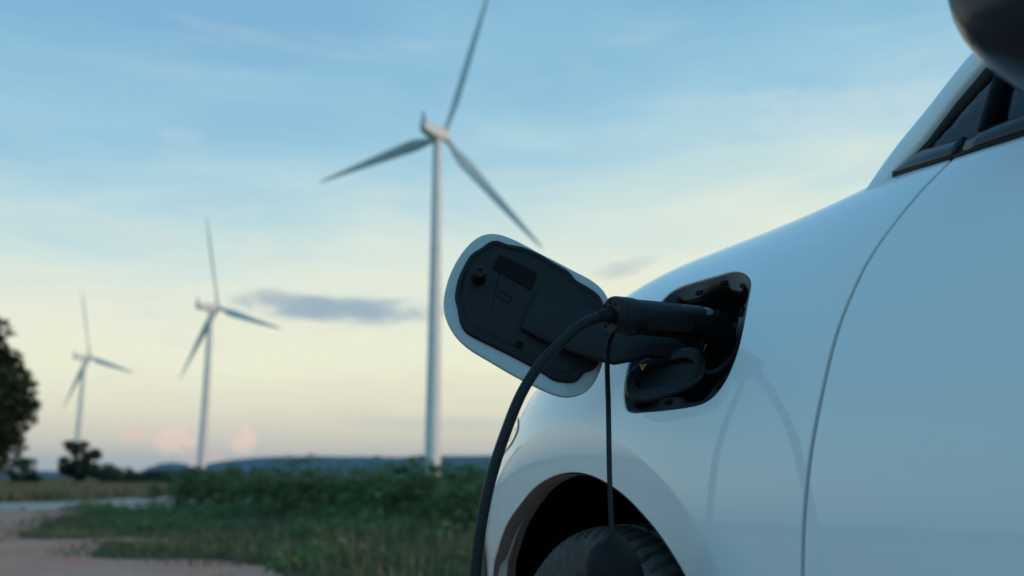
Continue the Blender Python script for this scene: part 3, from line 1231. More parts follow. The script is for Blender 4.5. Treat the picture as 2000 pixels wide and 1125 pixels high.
def surf(x, t):
    P = base_surf(x, t)
    dx = np.asarray(x) - PC[0]
    dt = np.asarray(t) - PC[1]
    th = np.arctan2(dt, dx)
    th = np.where(th < -math.pi / 2, th + 2 * math.pi, th)
    rc = np.interp(th, CT, CR)
    s = rc - np.hypot(dx, dt)
    e = .0025
    d = .5 * (s + np.sqrt(s * s + e * e)) - .5 * (-.3 + math.sqrt(.09 + e * e))
    P = P.copy()
    P[..., 1] -= np.clip(d, 0, .12) * math.tan(R(7.5))
    return P


def normal(x, t, fn=surf):
    e = 4e-4
    a = fn(x + e, t) - fn(x - e, t)
    b = fn(x, t + e) - fn(x, t - e)
    n = np.cross(a, b)
    n /= np.linalg.norm(n, axis=-1)[..., None] + 1e-15
    return np.where((n[..., 1] * 1.0 + n[..., 2] * .6 < 0)[..., None], -n, n)


CAR_PSI = R(27)
car = empty('electric_car')
_c = Vector((-1.37, 1.66, 0))
_m = Matrix.Rotation(math.pi / 2 + CAR_PSI, 3, 'Z')
car.location = -(_m @ _c)
car.rotation_euler = (0, 0, math.pi / 2 + CAR_PSI)
tag(car, 'glossy white electric car with open charging flap, plugged into a cable', 'car')


def panel(name, outer, holes, h, material, mirror=False, edge_r=.0018, depth=.028, fn=surf, flange=True, extra=None):
    V, F, idx = fill(outer, holes, h, extra)
    P = fn(V[:, 0], V[:, 1])
    N = normal(V[:, 0], V[:, 1], fn)
    verts, norms, faces = [P], [N], []
    # consistent winding outwards
    for a, b, c in F:
        g = np.cross(P[b] - P[a], P[c] - P[a])
        faces.append((a, b, c) if g @ N[a] > 0 else (a, c, b))
    base = len(P)
    if flange:
        for li, loop in enumerate(idx):
            L = np.array(loop)
            p = P[L]
            n = N[L]
            tg = np.roll(p, -1, 0) - np.roll(p, 1, 0)
            b = np.cross(tg, n)
            b /= np.linalg.norm(b, axis=1)[:, None] + 1e-12
            cen = V[L].mean(0)
            # orient b away from the sheet: test a small step in parameter space against the polygon
            area = 0.5 * np.sum(V[L][:, 0] * np.roll(V[L][:, 1], -1) - np.roll(V[L][:, 0], -1) * V[L][:, 1])
            # sign found by comparing with the centroid direction of neighbouring faces
            cent3 = p.mean(0)
            sgn = np.sign(np.sum((p - cent3) * b))
            b = b * sgn * (1 if li == 0 else -1)
            r = edge_r
            dp = depth if li == 0 else .0042
            rings = [(p + b * r * .70 - n * r * .30, (b + n) / 1.4142), (p + b * r - n * r, b), (p + b * r - n * dp, b)]
            prev = L
            m = len(L)
            for q, nn in rings:
                verts.append(q)
                norms.append(nn)
                cur = np.arange(base, base + m)
                base += m
                for i in range(m):
                    j = (i + 1) % m
                    fa = (prev[i], prev[j], cur[j], cur[i])
                    faces.append(fa)
                prev = cur
    verts = np.vstack(verts)
    norms = np.vstack(norms)
    norms /= np.linalg.norm(norms, axis=1)[:, None] + 1e-12
    # flip flange quads to agree with their normals
    out = []
    for fa in faces:
        if len(fa) == 4:
            g = np.cross(verts[fa[1]] - verts[fa[0]], verts[fa[3]] - verts[fa[0]])
            if g @ norms[fa[0]] + g @ norms[fa[3]] < 0:
                fa = tuple(reversed(fa))
        out.append(fa)
    return mk(name, verts, out, material, car, True, norms, mirror)


SHUT = [(-.6699, .5991), (-.6654, .5756), (-.656, .5488), (-.6444, .516), (-.6307, .4824), (-.6204, .4524), (-.611, .4123), (-.6022, .3718), (-.5951, .3251),
        (-.5883, .282), (-.5795, .2325), (-.5713, .1759), (-.5653, .1249), (-.5612, .0735), (-.557, 0), (-.555, -.08), (-.556, -.18), (-.56, -.30)]
BELT = [(-.51, .667), (-.5536, .6456), (-.612, .6198), (-.6699, .5991), (-.7219, .5859), (-.7625, .5772), (-.82, .571), (-1.0, .568), (-1.3, .567), (-1.62, .567)]
PORT = np.array([[-0.3463, 0.5438], [-0.3724, 0.5299], [-0.3978, 0.5091], [-0.4093, 0.494], [-0.4186, 0.4707], [-0.4273, 0.4413], [-0.4328, 0.4157], [-0.435, 0.3857], [-0.4309, 0.3599],
                 [-0.4216, 0.3373], [-0.4027, 0.3175], [-0.3825, 0.3095], [-0.3616, 0.3074], [-0.3089, 0.3077], [-0.2551, 0.31], [-0.2169, 0.3128], [-0.2003, 0.3197], [-0.1907, 0.3341],
                 [-0.1839, 0.3502], [-0.178, 0.3729], [-0.1748, 0.3957], [-0.1703, 0.4369], [-0.1670, 0.4889], [-0.1685, 0.5335], [-0.1784, 0.5551], [-0.2047, 0.5616], [-0.2635, 0.5578], [-0.3019, 0.5537], [-0.3238, 0.5512]])
GAP = .0034


def fender(mirror):
    shut = catmull(SHUT, 110) + np.array([GAP + .0012, 0])
    arch = catmull(ARCH, 150)
    shut = shut[shut[:, 1] > -.30]
    arch = arch[arch[:, 1] > -.30]
    # outer loop: down the shut line, along the sill, over the arch, sill, up the bumper seam, along the hood gap, back down the belt
    top = catmull([(-.6655, .6010), (-.612, .6198), (-.5536, .6456), (-.512, .667), (-.475, .70), (-.44, .755), (-.39, .80)], 40)
    hood = resample(np.array([(-.39, .80), (.50, .80)]), 80)
    front = resample(np.array([(.50, .80), (.50, -.30)]), 80)
    loop = np.vstack([shut, np.array([(-.5, -.30)]), arch[::-1], front[::-1][1:], hood[::-1][1:], top[::-1][1:-1]])
    # drop near-duplicates
    keep = [0]
    for i in range(1, len(loop)):
        if np.linalg.norm(loop[i] - loop[keep[-1]]) > .002:
            keep.append(i)
    loop = loop[keep]
    holes = [] if mirror else [catmull(PORT, 180, True)]
    cr = catmull(CREASE, 420)
    d = cr - PC
    d /= np.linalg.norm(d, axis=1)[:, None]
    extra = np.vstack([cr + d * o for o in (-.0045, -.0015, .0015, .0045)])
    return panel('front_fender', loop, holes, .011, 'white_paint', mirror, extra=extra)


fender(False)
fender(True)


def door(mirror):
    shut = catmull(SHUT, 110) - np.array([GAP + .0012, 0])
    belt = catmull(BELT, 140)
    belt = belt[belt[:, 0] < shut[0, 0] - .004]
    rear = resample(np.array([(-1.60, .567), (-1.58, .3), (-1.575, -.27)]), 60)
    belt = belt[belt[:, 0] > -1.60]
    bottom = resample(np.array([(-1.575, -.27), (-.566, -.27)]), 70)
    shut = shut[shut[:, 1] > -.27]
    loop = np.vstack([belt[:, :] - np.array([0, .003]), rear, bottom[1:], shut[::-1]])
    keep = [0]
    for i in range(1, len(loop)):
        if np.linalg.norm(loop[i] - loop[keep[-1]]) > .002:
            keep.append(i)
    return panel('front_door', loop[keep], [], .014, 'white_paint', mirror)


door(False)
door(True)


def rear_side(mirror):
    r0 = .40
    cx = -2.62
    th = np.linspace(-.10, math.pi + .10, 60)
    arch = np.stack([cx + r0 * np.cos(th), -.23 + r0 * np.sin(th)], 1)
    pts = np.vstack([resample(np.array([(-1.61, .567), (-1.59, .3), (-1.585, -.27)]), 50), resample(np.array([(-1.60, -.27), (-2.21, -.27)]), 30), arch, resample(np.array([(-3.03, -.27), (-3.32, -.24)]), 12),
                     resample(np.array([(-3.34, -.2), (-3.34, .567)]), 40), resample(np.array([(-3.33, .567), (-1.62, .567)]), 70)])
    keep = [0]
    for i in range(1, len(pts)):
        if np.linalg.norm(pts[i] - pts[keep[-1]]) > .003:
            keep.append(i)
    return panel('rear_side_panel', pts[keep], [], .02, 'white_paint', mirror, fn=base_surf)


rear_side(False)
rear_side(True)


def grid_part(name, fn, us, vs, material, mirror=False, thickness=0.0):
    v, f = [], []
    for u in us:
        for w in vs:
            v.append(fn(u, w))
    k = len(vs)
    for i in range(len(us) - 1):
        for j in range(k - 1):
            a = i * k + j
            f.append((a, a + 1, a + k + 1, a + k))
    o = mk(name, v, f, material, car, True, None, mirror)
    bm = bmesh.new()
    bm.from_mesh(o.data)
    bmesh.ops.remove_doubles(bm, verts=bm.verts, dist=1e-5)
    bmesh.ops.recalc_face_normals(bm, faces=bm.faces)
    bm.to_mesh(o.data)
    bm.free()
    if thickness:
        md = o.modifiers.new('thickness', 'SOLIDIFY')
        md.thickness = thickness
        md.offset = -1
    return o


# hood: across the whole width between the two gaps
TH = .80 * math.pi / 2


def hood_fn(u, w):
    # w in -1..1 across the car
    t = TH - (TH - .8055) * abs(w)
    p = base_surf(u, t)
    return (p[0], float(p[1]) * (1 if w >= 0 else -1), float(p[2]) - (.03 * (1 - w * w) if u < -.3 else .03 * (1 - w * w)))


grid_part('hood', hood_fn, np.concatenate([np.linspace(-.62, .5, 50), .5 + .335 * np.sin(np.linspace(0, math.pi / 2, 24))[1:]]), np.linspace(-1, 1, 61), 'white_paint')


def nose_fn(u, w):
    t = -.30 + (.7965 + .30) * (w if w <= 1 else 2 - w)
    p = base_surf(u, t)
    return (p[0], float(p[1]) * (1 if w <= 1 else -1), float(p[2]))


nx = .5035 + .3515 * np.sin(np.linspace(0, math.pi / 2, 30))
for m in (False, True):
    grid_part('front_bumper', lambda u, w: tuple(base_surf(u, -.30 + 1.0965 * w)), nx, np.linspace(0, 1, 60), 'white_paint', m)
# blunt nose closing the bumper
grid_part('front_grille', lambda a, b: (.852 + .010 * (1 - abs(b)), .16 * b, .28 + a * .42), np.linspace(0, 1, 8), np.linspace(-1, 1, 17), 'gloss_black', False, .02)
# tail
grid_part('tailgate', lambda a, b: (-3.36 - .10 * (1 - b * b) - .05 * math.sin(math.pi * a), .80 * b * (1 - .05 * a), .30 + a * .80), np.linspace(0, 1, 20), np.linspace(-1, 1, 31), 'white_paint', False, .02)
for s in (-1, 1):
    box('tail_lamp', (-3.47, min(s * .45, s * .78), .86), (-3.38, max(s * .45, s * .78), .98), 'rear_lamp', car, .02)


# headlamps: lens set into the corner of the fender and bumper, framed by a dark joint
def patch(name, pts, off, material, mirror, parent=None):
    loop = catmull(pts, 90, True)
    V, F, idx = fill(loop, [], .012)
    P = surf(V[:, 0], V[:, 1]) + normal(V[:, 0], V[:, 1]) * off
    N = normal(V[:, 0], V[:, 1])
    fs = []
    for a, b, c in F:
        g = np.cross(P[b] - P[a], P[c] - P[a])
        fs.append((a, b, c) if g @ N[a] > 0 else (a, c, b))
    L = idx[0]
    b0 = len(P)
    P2 = P[L] - N[L] * (off + .004)
    fs += [(L[i], L[(i + 1) % len(L)], b0 + (i + 1) % len(L), b0 + i) for i in range(len(L))]
    return mk(name, np.vstack([P, P2]), fs, material, parent or car, True, None, mirror)


LAMP = np.array([(.225, .345), (.255, .385), (.33, .432), (.43, .455), (.56, .455), (.68, .44), (.73, .40), (.70, .345), (.58, .318), (.42, .310), (.30, .313), (.24, .322)])
for m in (False, True):
    ctr = LAMP.mean(0)
    lamp = patch('headlamp', ctr + (LAMP - ctr) * 1.012, .0008, 'gloss_black', m)
    patch('lens', LAMP, .0022, 'lamp_lens', m, lamp)

# dark structure behind the outer panels: engine bay light block and wall, sills and floor
box('floor_pan', (-3.2, -.74, .20), (.55, .74, .30), 'deep_black', car)
box('engine_bay_light_block', (-.58, -.42, .30), (.42, .42, .94), 'deep_black', car)  # solid black box added to block light through the panel gaps
box('engine_bay_wall', (-.585, -.70, .30), (-.545, .70, 1.0), 'deep_black', car)
for s in (-1, 1):
    ya, yb = sorted((s * .80, s * .86))
    box('sill', (-2.2, ya, .20), (-.46, yb, .335), 'gloss_black', car, .015)


# gap filler strip behind the door joint
def behind(name, pts, half, off, mirror):
    L = catmull(pts, 60)
    v, f = [], []
    for (x_, t_) in L:
        n = normal(x_, t_)
        for s in (-1, 1):
            v.append(surf(x_ + s * half, t_) - n * off)
    for i in range(len(L) - 1):
        f.append((2 * i, 2 * i + 1, 2 * i + 3, 2 * i + 2))
    return mk(name, v, f, 'rubber', car, True, None, mirror)


for m in (False, True):
    behind('door_seal', SHUT, .012, .027, m)


# ------------------------------------------------------------------ wheel arch: rolled inner lip and liner
def arch_lip(mirror):
    A = catmull(ARCH, 150)
    P = surf(A[:, 0], A[:, 1])
    c = np.array([-.02, 0, .33])
    inw = P - c
    inw[:, 1] = 0
    inw /= np.linalg.norm(inw, axis=1)[:, None]
    rings = []
    r = np.random.default_rng(4)
    jag = np.interp(np.arange(len(A)), np.arange(0, len(A) + 12, 12), r.uniform(-.0025, .0025, len(np.arange(0, len(A) + 12, 12))))
    # the lip widens towards the front of the opening
    wid = .030 + .018 * np.clip(P[:, 0] / .35, 0, 1) + jag
    for (u, dn) in ((.0005, -.0030), (.010, -.0050), (.5, -.0058), (1, -.0045)):
        d = u if u < .1 else None
        off = (np.full(len(A), u) if u < .1 else wid * u)
        q = P.copy()
        q[:, 1] -= off
        q += inw * dn
        rings.append([tuple(p) for p in q])
    o = loft('arch_lip', rings, 'lip_paint', car, cap=False, closed=False, sharp=0)
    if mirror:
        for v in o.data.vertices:
            v.co.y *= -1
        o.data.flip_normals()
    rings = []
    for dy, rad in ((.020, .006), (.05, .016), (.10, .03), (.42, .03)):
        q = P.copy()
        q[:, 1] = P[:, 1] * 0 + (P[:, 1] - dy if dy < .2 else .46)
        q += inw * rad
        rings.append([tuple(p) for p in q])
    o = loft('wheel_arch_liner', rings, 'deep_black', car, cap=False, closed=False, sharp=0)
    v = [(p[0], .46, p[2]) for p in rings[-1]]
    mkf = mk('wheel_arch_wall', v, [tuple(range(len(v)))], 'deep_black', car, False)
    if mirror:
        for ob in (o, mkf):
            for vv in ob.data.vertices:
                vv.co.y *= -1
            ob.data.flip_normals()


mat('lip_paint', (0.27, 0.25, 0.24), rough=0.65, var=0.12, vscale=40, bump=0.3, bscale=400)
arch_lip(False)
arch_lip(True)


# ------------------------------------------------------------------ wheels
def wheel(x, y, side):
    root = empty('wheel', (x, y, .322))
    root.parent = car
    Rr, seg = .322, 360
    hw = .108
    prof = [(.225, -.098), (.235, -.106), (.262, -.112), (.288, -.111), (.304, -.104), (.314, -.093), (.3185, -.080)]
    tread = []
    for a, b in ((-.074, -.050), (-.040, -.006), (.006, .040), (.050, .074)):
        tread += [(.3125, a - .0035), (Rr - .0015 if abs(a) > .06 or abs(b) > .06 else Rr, a), (Rr - .0015 if abs(b) > .06 else Rr, b), (.3125, b + .0035)]
    tread = [(.3185, -.080), (.320, -.072)] + tread[2:-2] + [(.320, .072)]
    full = prof + tread + [(r, -h) for r, h in reversed(prof)]
    rings = []
    for r, h in full:
        ring = []
        for j in range(seg):
            th = 2 * math.pi * j / seg
            rr = r
            ph = (j + (1 if abs(h) < .06 else 0)) % 5
            if r > .303 and abs(h) > .045 and ph < 1:
                rr -= .007 if r > .31 else .004
            elif r > .318 and abs(h) <= .045 and int(j + h * 200) % 9 < 1:
                rr -= .004
            ring.append((rr * math.cos(th), h, rr * math.sin(th)))
        rings.append(ring)
    ty = loft('tyre', rings, 'tyre_rubber', root, cap=False, sharp=28)
    rimr = lathe('rim', [(.226, -.10), (.232, -.098), (.224, -.085), (.205, -.05), (.20, .05), (.21, .085), (.226, .098), (.232, .100), (.236, .096)], 'alloy', root, 64, cap=False)
    k = side
    for i in range(5):
        th = 2 * math.pi * i / 5 + .3
        d = Vector((math.cos(th), 0, math.sin(th)))
        e = Vector((-math.sin(th), 0, math.cos(th)))
        rings = []
        for r, w_, yo, tk in ((.04, .034, .050, .02), (.10, .024, .060, .016), (.17, .026, .076, .014), (.212, .034, .086, .012)):
            c = d * r + Vector((0, k * yo, 0))
            rings.append([c + e * w_ + Vector((0, k * tk / 2, 0)), c - e * w_ + Vector((0, k * tk / 2, 0)), c - e * w_ * .8 - Vector((0, k * tk / 2, 0)), c + e * w_ * .8 - Vector((0, k * tk / 2, 0))])
        loft('spoke', rings, 'alloy', rimr, sharp=40)
    lathe('hub_cap', [(.001, k * .066), (.026, k * .066), (.034, k * .060), (.062, k * .048), (.066, k * .02)], 'alloy', rimr, 40)
    lathe('brake_disc', [(.06, k * .01), (.165, k * .01), (.165, k * -.012), (.06, k * -.012)], 'brake_metal', root, 48)


wheel(-.02, .722, 1)
wheel(-.02, -.722, -1)
wheel(-2.62, .765, 1)
wheel(-2.62, -.765, -1)

# ------------------------------------------------------------------ glasshouse
OUT = [(-.46, .705, 1.045), (-.501, .695, 1.091), (-.525, .692, 1.115), (-.555, .690, 1.138), (-.588, .690, 1.158), (-.615, .690, 1.177), (-.643, .689, 1.198), (-.668, .688, 1.212), (-.80, .680, 1.293), (-1.0, .660, 1.398), (-1.25, .622, 1.490), (-1.50, .590, 1.535), (-2.1, .570, 1.560), (-2.7, .560, 1.530), (-3.05, .56, 1.44)]
INN = [(-.515, .712, 1.055), (-.552, .708, 1.089), (-.575, .709, 1.100), (-.591, .709, 1.110), (-.626, .707, 1.139), (-.645, .706, 1.153), (-.657, .706, 1.163), (-.691, .706, 1.183), (-.82, .700, 1.258), (-1.0, .683, 1.347), (-1.25, .650, 1.430), (-1.50, .622, 1.475), (-2.1, .605, 1.495), (-2.62, .60, 1.45), (-2.95, .61, 1.33)]


def pillar(mirror):
    n = 90
    O = catmull(OUT, n)
    I = catmull(INN, n)
    rings = []
    for o, i in zip(O, I):
        w = o - i
        out = np.array([.22, .91, .35])
        a = i - out * .012
        rings.append([tuple(a), tuple(i + w * .02), tuple(i + w * .10 + out * .004), tuple(i + w * .35 + out * .008), tuple(i + w * .7 + out * .008), tuple(i + w * .92 + out * .004), tuple(o), tuple(o - out * .02), tuple(o - out * .06), tuple(i - out * .05)])
    o = loft('roof_pillar', rings, 'white_paint', car, sharp=50)
    if mirror:
        for v in o.data.vertices:
            v.co.y *= -1
        o.data.flip_normals()
    return O, I


OC, IC = pillar(False)
pillar(True)


def roof_fn(u, w):
    k = int(round(u))
    o = OC[k]
    return (o[0] + .02, o[1] * w * .995, o[2] - .006 + .035 * (1 - w * w))


ks = [k for k in range(90) if OC[k][0] < -1.30]
grid_part('roof', roof_fn, ks, np.linspace(-1, 1, 31), 'white_paint', False, .015)
ks2 = [k for k in range(90) if -1.31 < OC[k][0] < -.47]


def ws_fn(u, w):
    k = int(round(u))
    o = OC[k]
    return (o[0] + .20 * (1 - w * w) * (1 if o[0] > -1.2 else max(0.1, (o[0] + 1.31) / .11)), o[1] * w * .99, o[2] - .012 + .02 * (1 - w * w))


grid_part('windshield', ws_fn, ks2, np.linspace(-1, 1, 31), 'tinted_glass', False, .005)

G0 = np.array([-.5536, .709, 1.0863])
GN = np.array([0.2227, 0.9113, 0.3463])
# belt edge of the glasshouse in 3D
BC = catmull(BELT[:-1], 80)
BP = base_surf(BC[:, 0], BC[:, 1])


def strip(name, A, B, out, material, parent=None, mirror=False, thick=.010):
    """ribbon with thickness between two 3D curves"""
    n = 50
    A = resample(np.asarray(A, float), n)
    B = resample(np.asarray(B, float), n)
    out = np.asarray(out, float)
    rings = []
    for a, b in zip(A, B):
        w = b - a
        rings.append([tuple(a - out * thick), tuple(a + w * .03 + out * .000), tuple(a + w * .15 + out * .003), tuple(a + w * .5 + out * .0045), tuple(a + w * .85 + out * .003), tuple(b - w * .03), tuple(b - out * thick)])
    o = loft(name, rings, material, parent or car, sharp=0)
    if mirror:
        for v in o.data.vertices:
            v.co.y *= -1
        o.data.flip_normals()
    return o


up_in = np.array([0, -.35, 1.0]) / 1.06
TRIM_LO = np.array([(-.545, .705, 1.0885), (-.5536, .709, 1.0863), (-.612, .7332, 1.0764), (-.6699, .7515, 1.0683), (-.7219, .7628, 1.0635), (-.7625, .770, 1.0601), (-.82, .775, 1.0580), (-1.0, .779, 1.0575), (-1.3, .781, 1.058), (-1.6, .781, 1.060)]) + np.array([0, .001, .002])
TRIM_HI = np.array([(-.548, .7055, 1.0900), (-.594, .712, 1.105), (-.63, .724, 1.100), (-.668, .734, 1.0955), (-.704, .743, 1.0925), (-.758, .758, 1.087), (-.82, .7625, 1.0845), (-1.0, .767, 1.084), (-1.3, .769, 1.0845), (-1.6, .769, 1.0865)])


def glass_side(mirror):
    tl = catmull(TRIM_LO, 120)
    th = catmull(TRIM_HI, 120)
    cut = 30
    kfront = [k for k in range(120) if tl[k][0] > -.675]
    kback = [k for k in range(120) if tl[k][0] <= -.679]
    kf2 = [k for k in range(120) if th[k][0] > -.682]
    kb2 = [k for k in range(120) if th[k][0] <= -.686]
    strip('window_trim', tl[kfront], th[kf2], GN, 'trim_black', None, mirror)
    strip('window_trim', tl[kback], th[kb2], GN, 'trim_black', None, mirror)
    # black base under the trim so that the joint reads dark
    strip('window_seal', tl - GN * .006, th - GN * .006, GN, 'rubber', None, mirror, .02)
    # belt gasket between trim and door
    strip('belt_gasket', tl - np.array([0, 0, .006]) - GN * .002, tl + np.array([0, 0, .002]) - GN * .002, GN, 'rubber', None, mirror, .02)
    # seal along the pillar
    I = np.array(IC)
    sel = I[(I[:, 0] < -.553)]
    down = np.array([-.30, .12, -.62])
    S2 = sel + down * np.interp(sel[:, 0], [-3, -.75, -.60, -.553], [.030, .030, .022, .002])[:, None]
    strip('window_seal', sel - GN * .004, S2 - GN * .004, GN, 'rubber', None, mirror, .02)
    # pane
    top = I[(I[:, 0] < -.553)] - GN * .010
    bot = resample(np.vstack([th, np.array([(-2.2, .775, 1.10), (-2.9, .72, 1.14)])]), len(top)) - GN * .010
    rings = [[tuple(a), tuple(a * .66 + b * .34 + GN * .004), tuple(a * .33 + b * .67 + GN * .004), tuple(b)] for a, b in zip(top, bot)]
    g = loft('side_window', rings, 'tinted_glass', car, cap=False, closed=False, sharp=0)
    # slim divider between quarter pane and door pane, and the door frame behind it
    dv = [np.array((-.700, .7445, 1.090)), np.array((-.716, .722, 1.166)), np.array((-.722, .712, 1.197))]
    dv2 = [p + np.array((-.008, .003, -.001)) for p in dv]
    d = strip('window_divider', np.array(dv) + GN * .001, np.array(dv2) + GN * .001, GN, 'rubber', None, mirror, .02)
    bp = [np.array((-1.58, .768, 1.08)), np.array((-1.60, .70, 1.28)), np.array((-1.62, .622, 1.475))]
    strip('door_pillar', np.array(bp), np.array(bp) + np.array((-.09, 0, 0)), np.array([0, .92, .38]), 'gloss_black', None, mirror, .02)
    if mirror:
        for v in g.data.vertices:
            v.co.y *= -1
        g.data.flip_normals()
    # inner pillar trim seen through the pane
    sweep('pillar_trim', [(p[0] - .05, (p[1] - .075) * (-1 if mirror else 1), p[2] - .03) for p in catmull(OUT[2:11], 16)], (.014, .012), 'interior_cloth', car, 8)


glass_side(False)
glass_side(True)
box('dashboard', (-1.05, -.66, .78), (-.62, .66, 1.065), 'interior_cloth', car, .06)
for s in (-1, 1):
    box('seat', (-2.0, s * .38 - .24, .35), (-1.4, s * .38 + .24, .62), 'interior_cloth', car, .06)
    box('seat_back', (-2.12, s * .38 - .24, .55), (-1.95, s * .38 + .24, 1.30), 'interior_cloth', car, .06)
box('cabin_floor', (-3.2, -.70, .30), (-.60, .70, .36), 'interior_cloth', car)
box('door_card', (-1.56, .70, .36), (-.70, .72, 1.03), 'interior_cloth', car)
box('door_card', (-1.56, -.72, .36), (-.70, -.70, 1.03), 'interior_cloth', car)
# steering wheel
lathe('steering_wheel', [(.175 + .014 * math.cos(a), .014 * math.sin(a)) for a in np.linspace(0, 2 * math.pi, 13)], 'rubber', car, 40, 'X', (-1.16, .38, .98))


# ------------------------------------------------------------------ door mirror
def door_mirror(mirror):
    s = -1 if mirror else 1
    root = empty('door_mirror', (-.876, s * .864, 1.178))
    root.parent = car
    # housing: rounded shell, blunt to the front, flat towards the rear, its underside falling towards the foot
    yk = [-.105, -.095, -.07, -.04, -.01, .015, .035, .05, .062, .070, .0735, .075]
    bk = [-.128, -.132, -.134, -.131, -.124, -.114, -.103, -.092, -.079, -.062, -.040, -.010]
    tk = [.02, .045, .066, .076, .080, .080, .078, .073, .064, .050, .030, .010]
    xk = [.25, .55, .80, .93, 1, 1, .97, .90, .80, .62, .40, .15]

    def ring_at(u, grow=1.0, lo=0, hi=360, k=36):
        b_, t_, w_ = (np.interp(u, yk, q) for q in (bk, tk, xk))
        m_, h_ = (b_ + t_) / 2, (t_ - b_) / 2
        ring = []
        for j in range(k):
            th = R(lo) + R(hi - lo) * j / (k if hi - lo == 360 else k - 1)
            c, q = math.cos(th), math.sin(th)
            ring.append((math.copysign(abs(c) ** .85, c) * (.080 if c > 0 else .036) * w_ * grow, s * u, m_ + math.copysign(abs(q) ** .85, q) * h_ * grow))
        return ring

    us = np.concatenate([np.linspace(-.105, .05, 16), np.linspace(.055, .075, 9)])
    loft('housing', [ring_at(u) for u in us], 'mirror_black', root, sharp=70)
    # white upper cap
    loft('cap', [ring_at(u, 1.02, 20, 160, 17) for u in us[1:-1]], 'white_paint', root, cap=False, closed=False, sharp=0)
    # glass at the rear
    rings = []
    for k, xx in ((.86, -.0375), (.84, -.041), (.02, -.041)):
        rings.append([(xx, s * (math.copysign(abs(math.cos(t)) ** .55, math.cos(t)) * .082 * k - .012), -.022 + math.copysign(abs(math.sin(t)) ** .55, math.sin(t)) * .080 * k) for t in np.linspace(0, 2 * math.pi, 40, endpoint=False)])
    loft('mirror_glass', rings, 'mirror_glass', root, sharp=40)
    # foot from the door up into the housing
    path = [(.030, s * -.095, -.150), (.024, s * -.076, -.138), (.016, s * -.058, -.122), (.004, s * -.050, -.10), (.004, s * -.04, -.07)]
    sweep('foot', path, [(.040, .024), (.038, .024), (.036, .026), (.036, .030), (.036, .034)], 'mirror_black', root, 20, 2.4)
    # indicator slot
    sweep('indicator', [(.050, s * .06, -.01), (.066, s * .045, -.014), (.0775, s * .0, -.016), (.074, s * -.04, -.016)], .006, 'lamp_lens', root, 8)


door_mirror(False)
door_mirror(True)

# ------------------------------------------------------------------ charging port
PO = surf(-.305, .42)
PN = normal(np.array(-.305), np.array(.42))
E1 = np.array([1, 0, 0]) - PN * PN[0]
E1 /= np.linalg.norm(E1)
E2 = np.cross(PN, E1)
if E2[2] < 0:
    E2 = -E2


def pt(u, w, n):
    return PO + E1 * u + E2 * w + PN * n


port = empty('charging_port', tuple(PO))
port.parent = car


def relp(p):
    return tuple(np.asarray(p) - PO)


ploop = catmull(PORT, 180, True)
P3 = surf(ploop[:, 0], ploop[:, 1])
UW = np.stack([(P3 - PO) @ E1, (P3 - PO) @ E2, (P3 - PO) @ PN], 1)


def offset_loop(L, d):
    tg = np.roll(L, -1, 0) - np.roll(L, 1, 0)
    nn = np.stack([tg[:, 1], -tg[:, 0]], 1)
    nn /= np.linalg.norm(nn, axis=1)[:, None] + 1e-12
    c = L.mean(0)
    if np.sum((L - c) * nn) > 0:
        nn = -nn
    return L + nn * (d if hasattr(d, '__len__') is False else np.asarray(d)[:, None])


def smooth_loop(L, k):
    for _ in range(k):
        L = (np.roll(L, 1, 0) + L * 2 + np.roll(L, -1, 0)) / 4
    return L


# tray: gasket lip, flange ring and deep scalloped cavity
ss = np.linspace(0, 1, 180, endpoint=False)
scal = .020 + .006 * np.clip(np.sin(ss * 2 * math.pi * 7 + 1.0) * 2.2, -1, 1)
uw2 = UW[:, :2]
L0 = offset_loop(uw2, -.001)
L1 = offset_loop(uw2, .004)
L2 = smooth_loop(offset_loop(uw2, .012), 6)
L3 = smooth_loop(offset_loop(uw2, scal), 3)
L4 = smooth_loop(offset_loop(uw2, scal + .004), 3)
L5 = smooth_loop(offset_loop(uw2, .034), 20)


def ring3(L, depth, follow=1.0):
    return [relp(pt(a, b, UW[i, 2] * follow - depth)) for i, (a, b) in enumerate(L)]


loft('tray_flange', [ring3(L0, .0038), ring3(L1, .0022), ring3(L2, .0060), ring3(L3, .0090, .95), ring3(L4, .016, .85), ring3(L4, .030, .8)], 'black_plastic', port, cap=False, sharp=40)
loft('tray_wall', [ring3(L4, .026, .8), ring3(L4, .045, .6), ring3(L5, .095, .2)], 'deep_black', port, cap=False, sharp=40)
fl = ring3(L5, .093, .2)
mk('tray_floor', fl, [tuple(range(len(fl)))], 'deep_black', port, False)
# clips in the flange
for k in (8, 24, 52, 78, 100, 160, 172):
    a, b = L2[k] * .5 + L3[k] * .5
    tg = L2[(k + 3) % 180] - L2[k - 3]
    tg /= np.linalg.norm(tg)
    q = np.array([-tg[1], tg[0]])
    rings = []
    for dz in (-.001, .0022):
        rings.append([relp(pt(a + tg[0] * i * .007 + q[0] * j * .003, b + tg[1] * i * .007 + q[1] * j * .003, UW[k, 2] * .97 - .0075 + dz)) for i, j in ((-1, -1), (1, -1), (1, 1), (-1, 1))])
    loft('clip', rings, 'deep_black', port)
# socket inside the tray
sock = empty('socket')
sock.parent = port
SU, SW = -.022, .012


def disc_ring(u, w, n, r, ru=1.0, k=32):
    return [relp(pt(u + r * ru * math.cos(t), w + r * math.sin(t), n)) for t in np.linspace(0, 2 * math.pi, k, endpoint=False)]


loft('socket', [disc_ring(SU, SW, -.10, .042), disc_ring(SU, SW, -.045, .042), disc_ring(SU, SW, -.042, .040), disc_ring(SU, SW, -.042, .034), disc_ring(SU, SW, -.07, .034)], 'black_plastic', port)
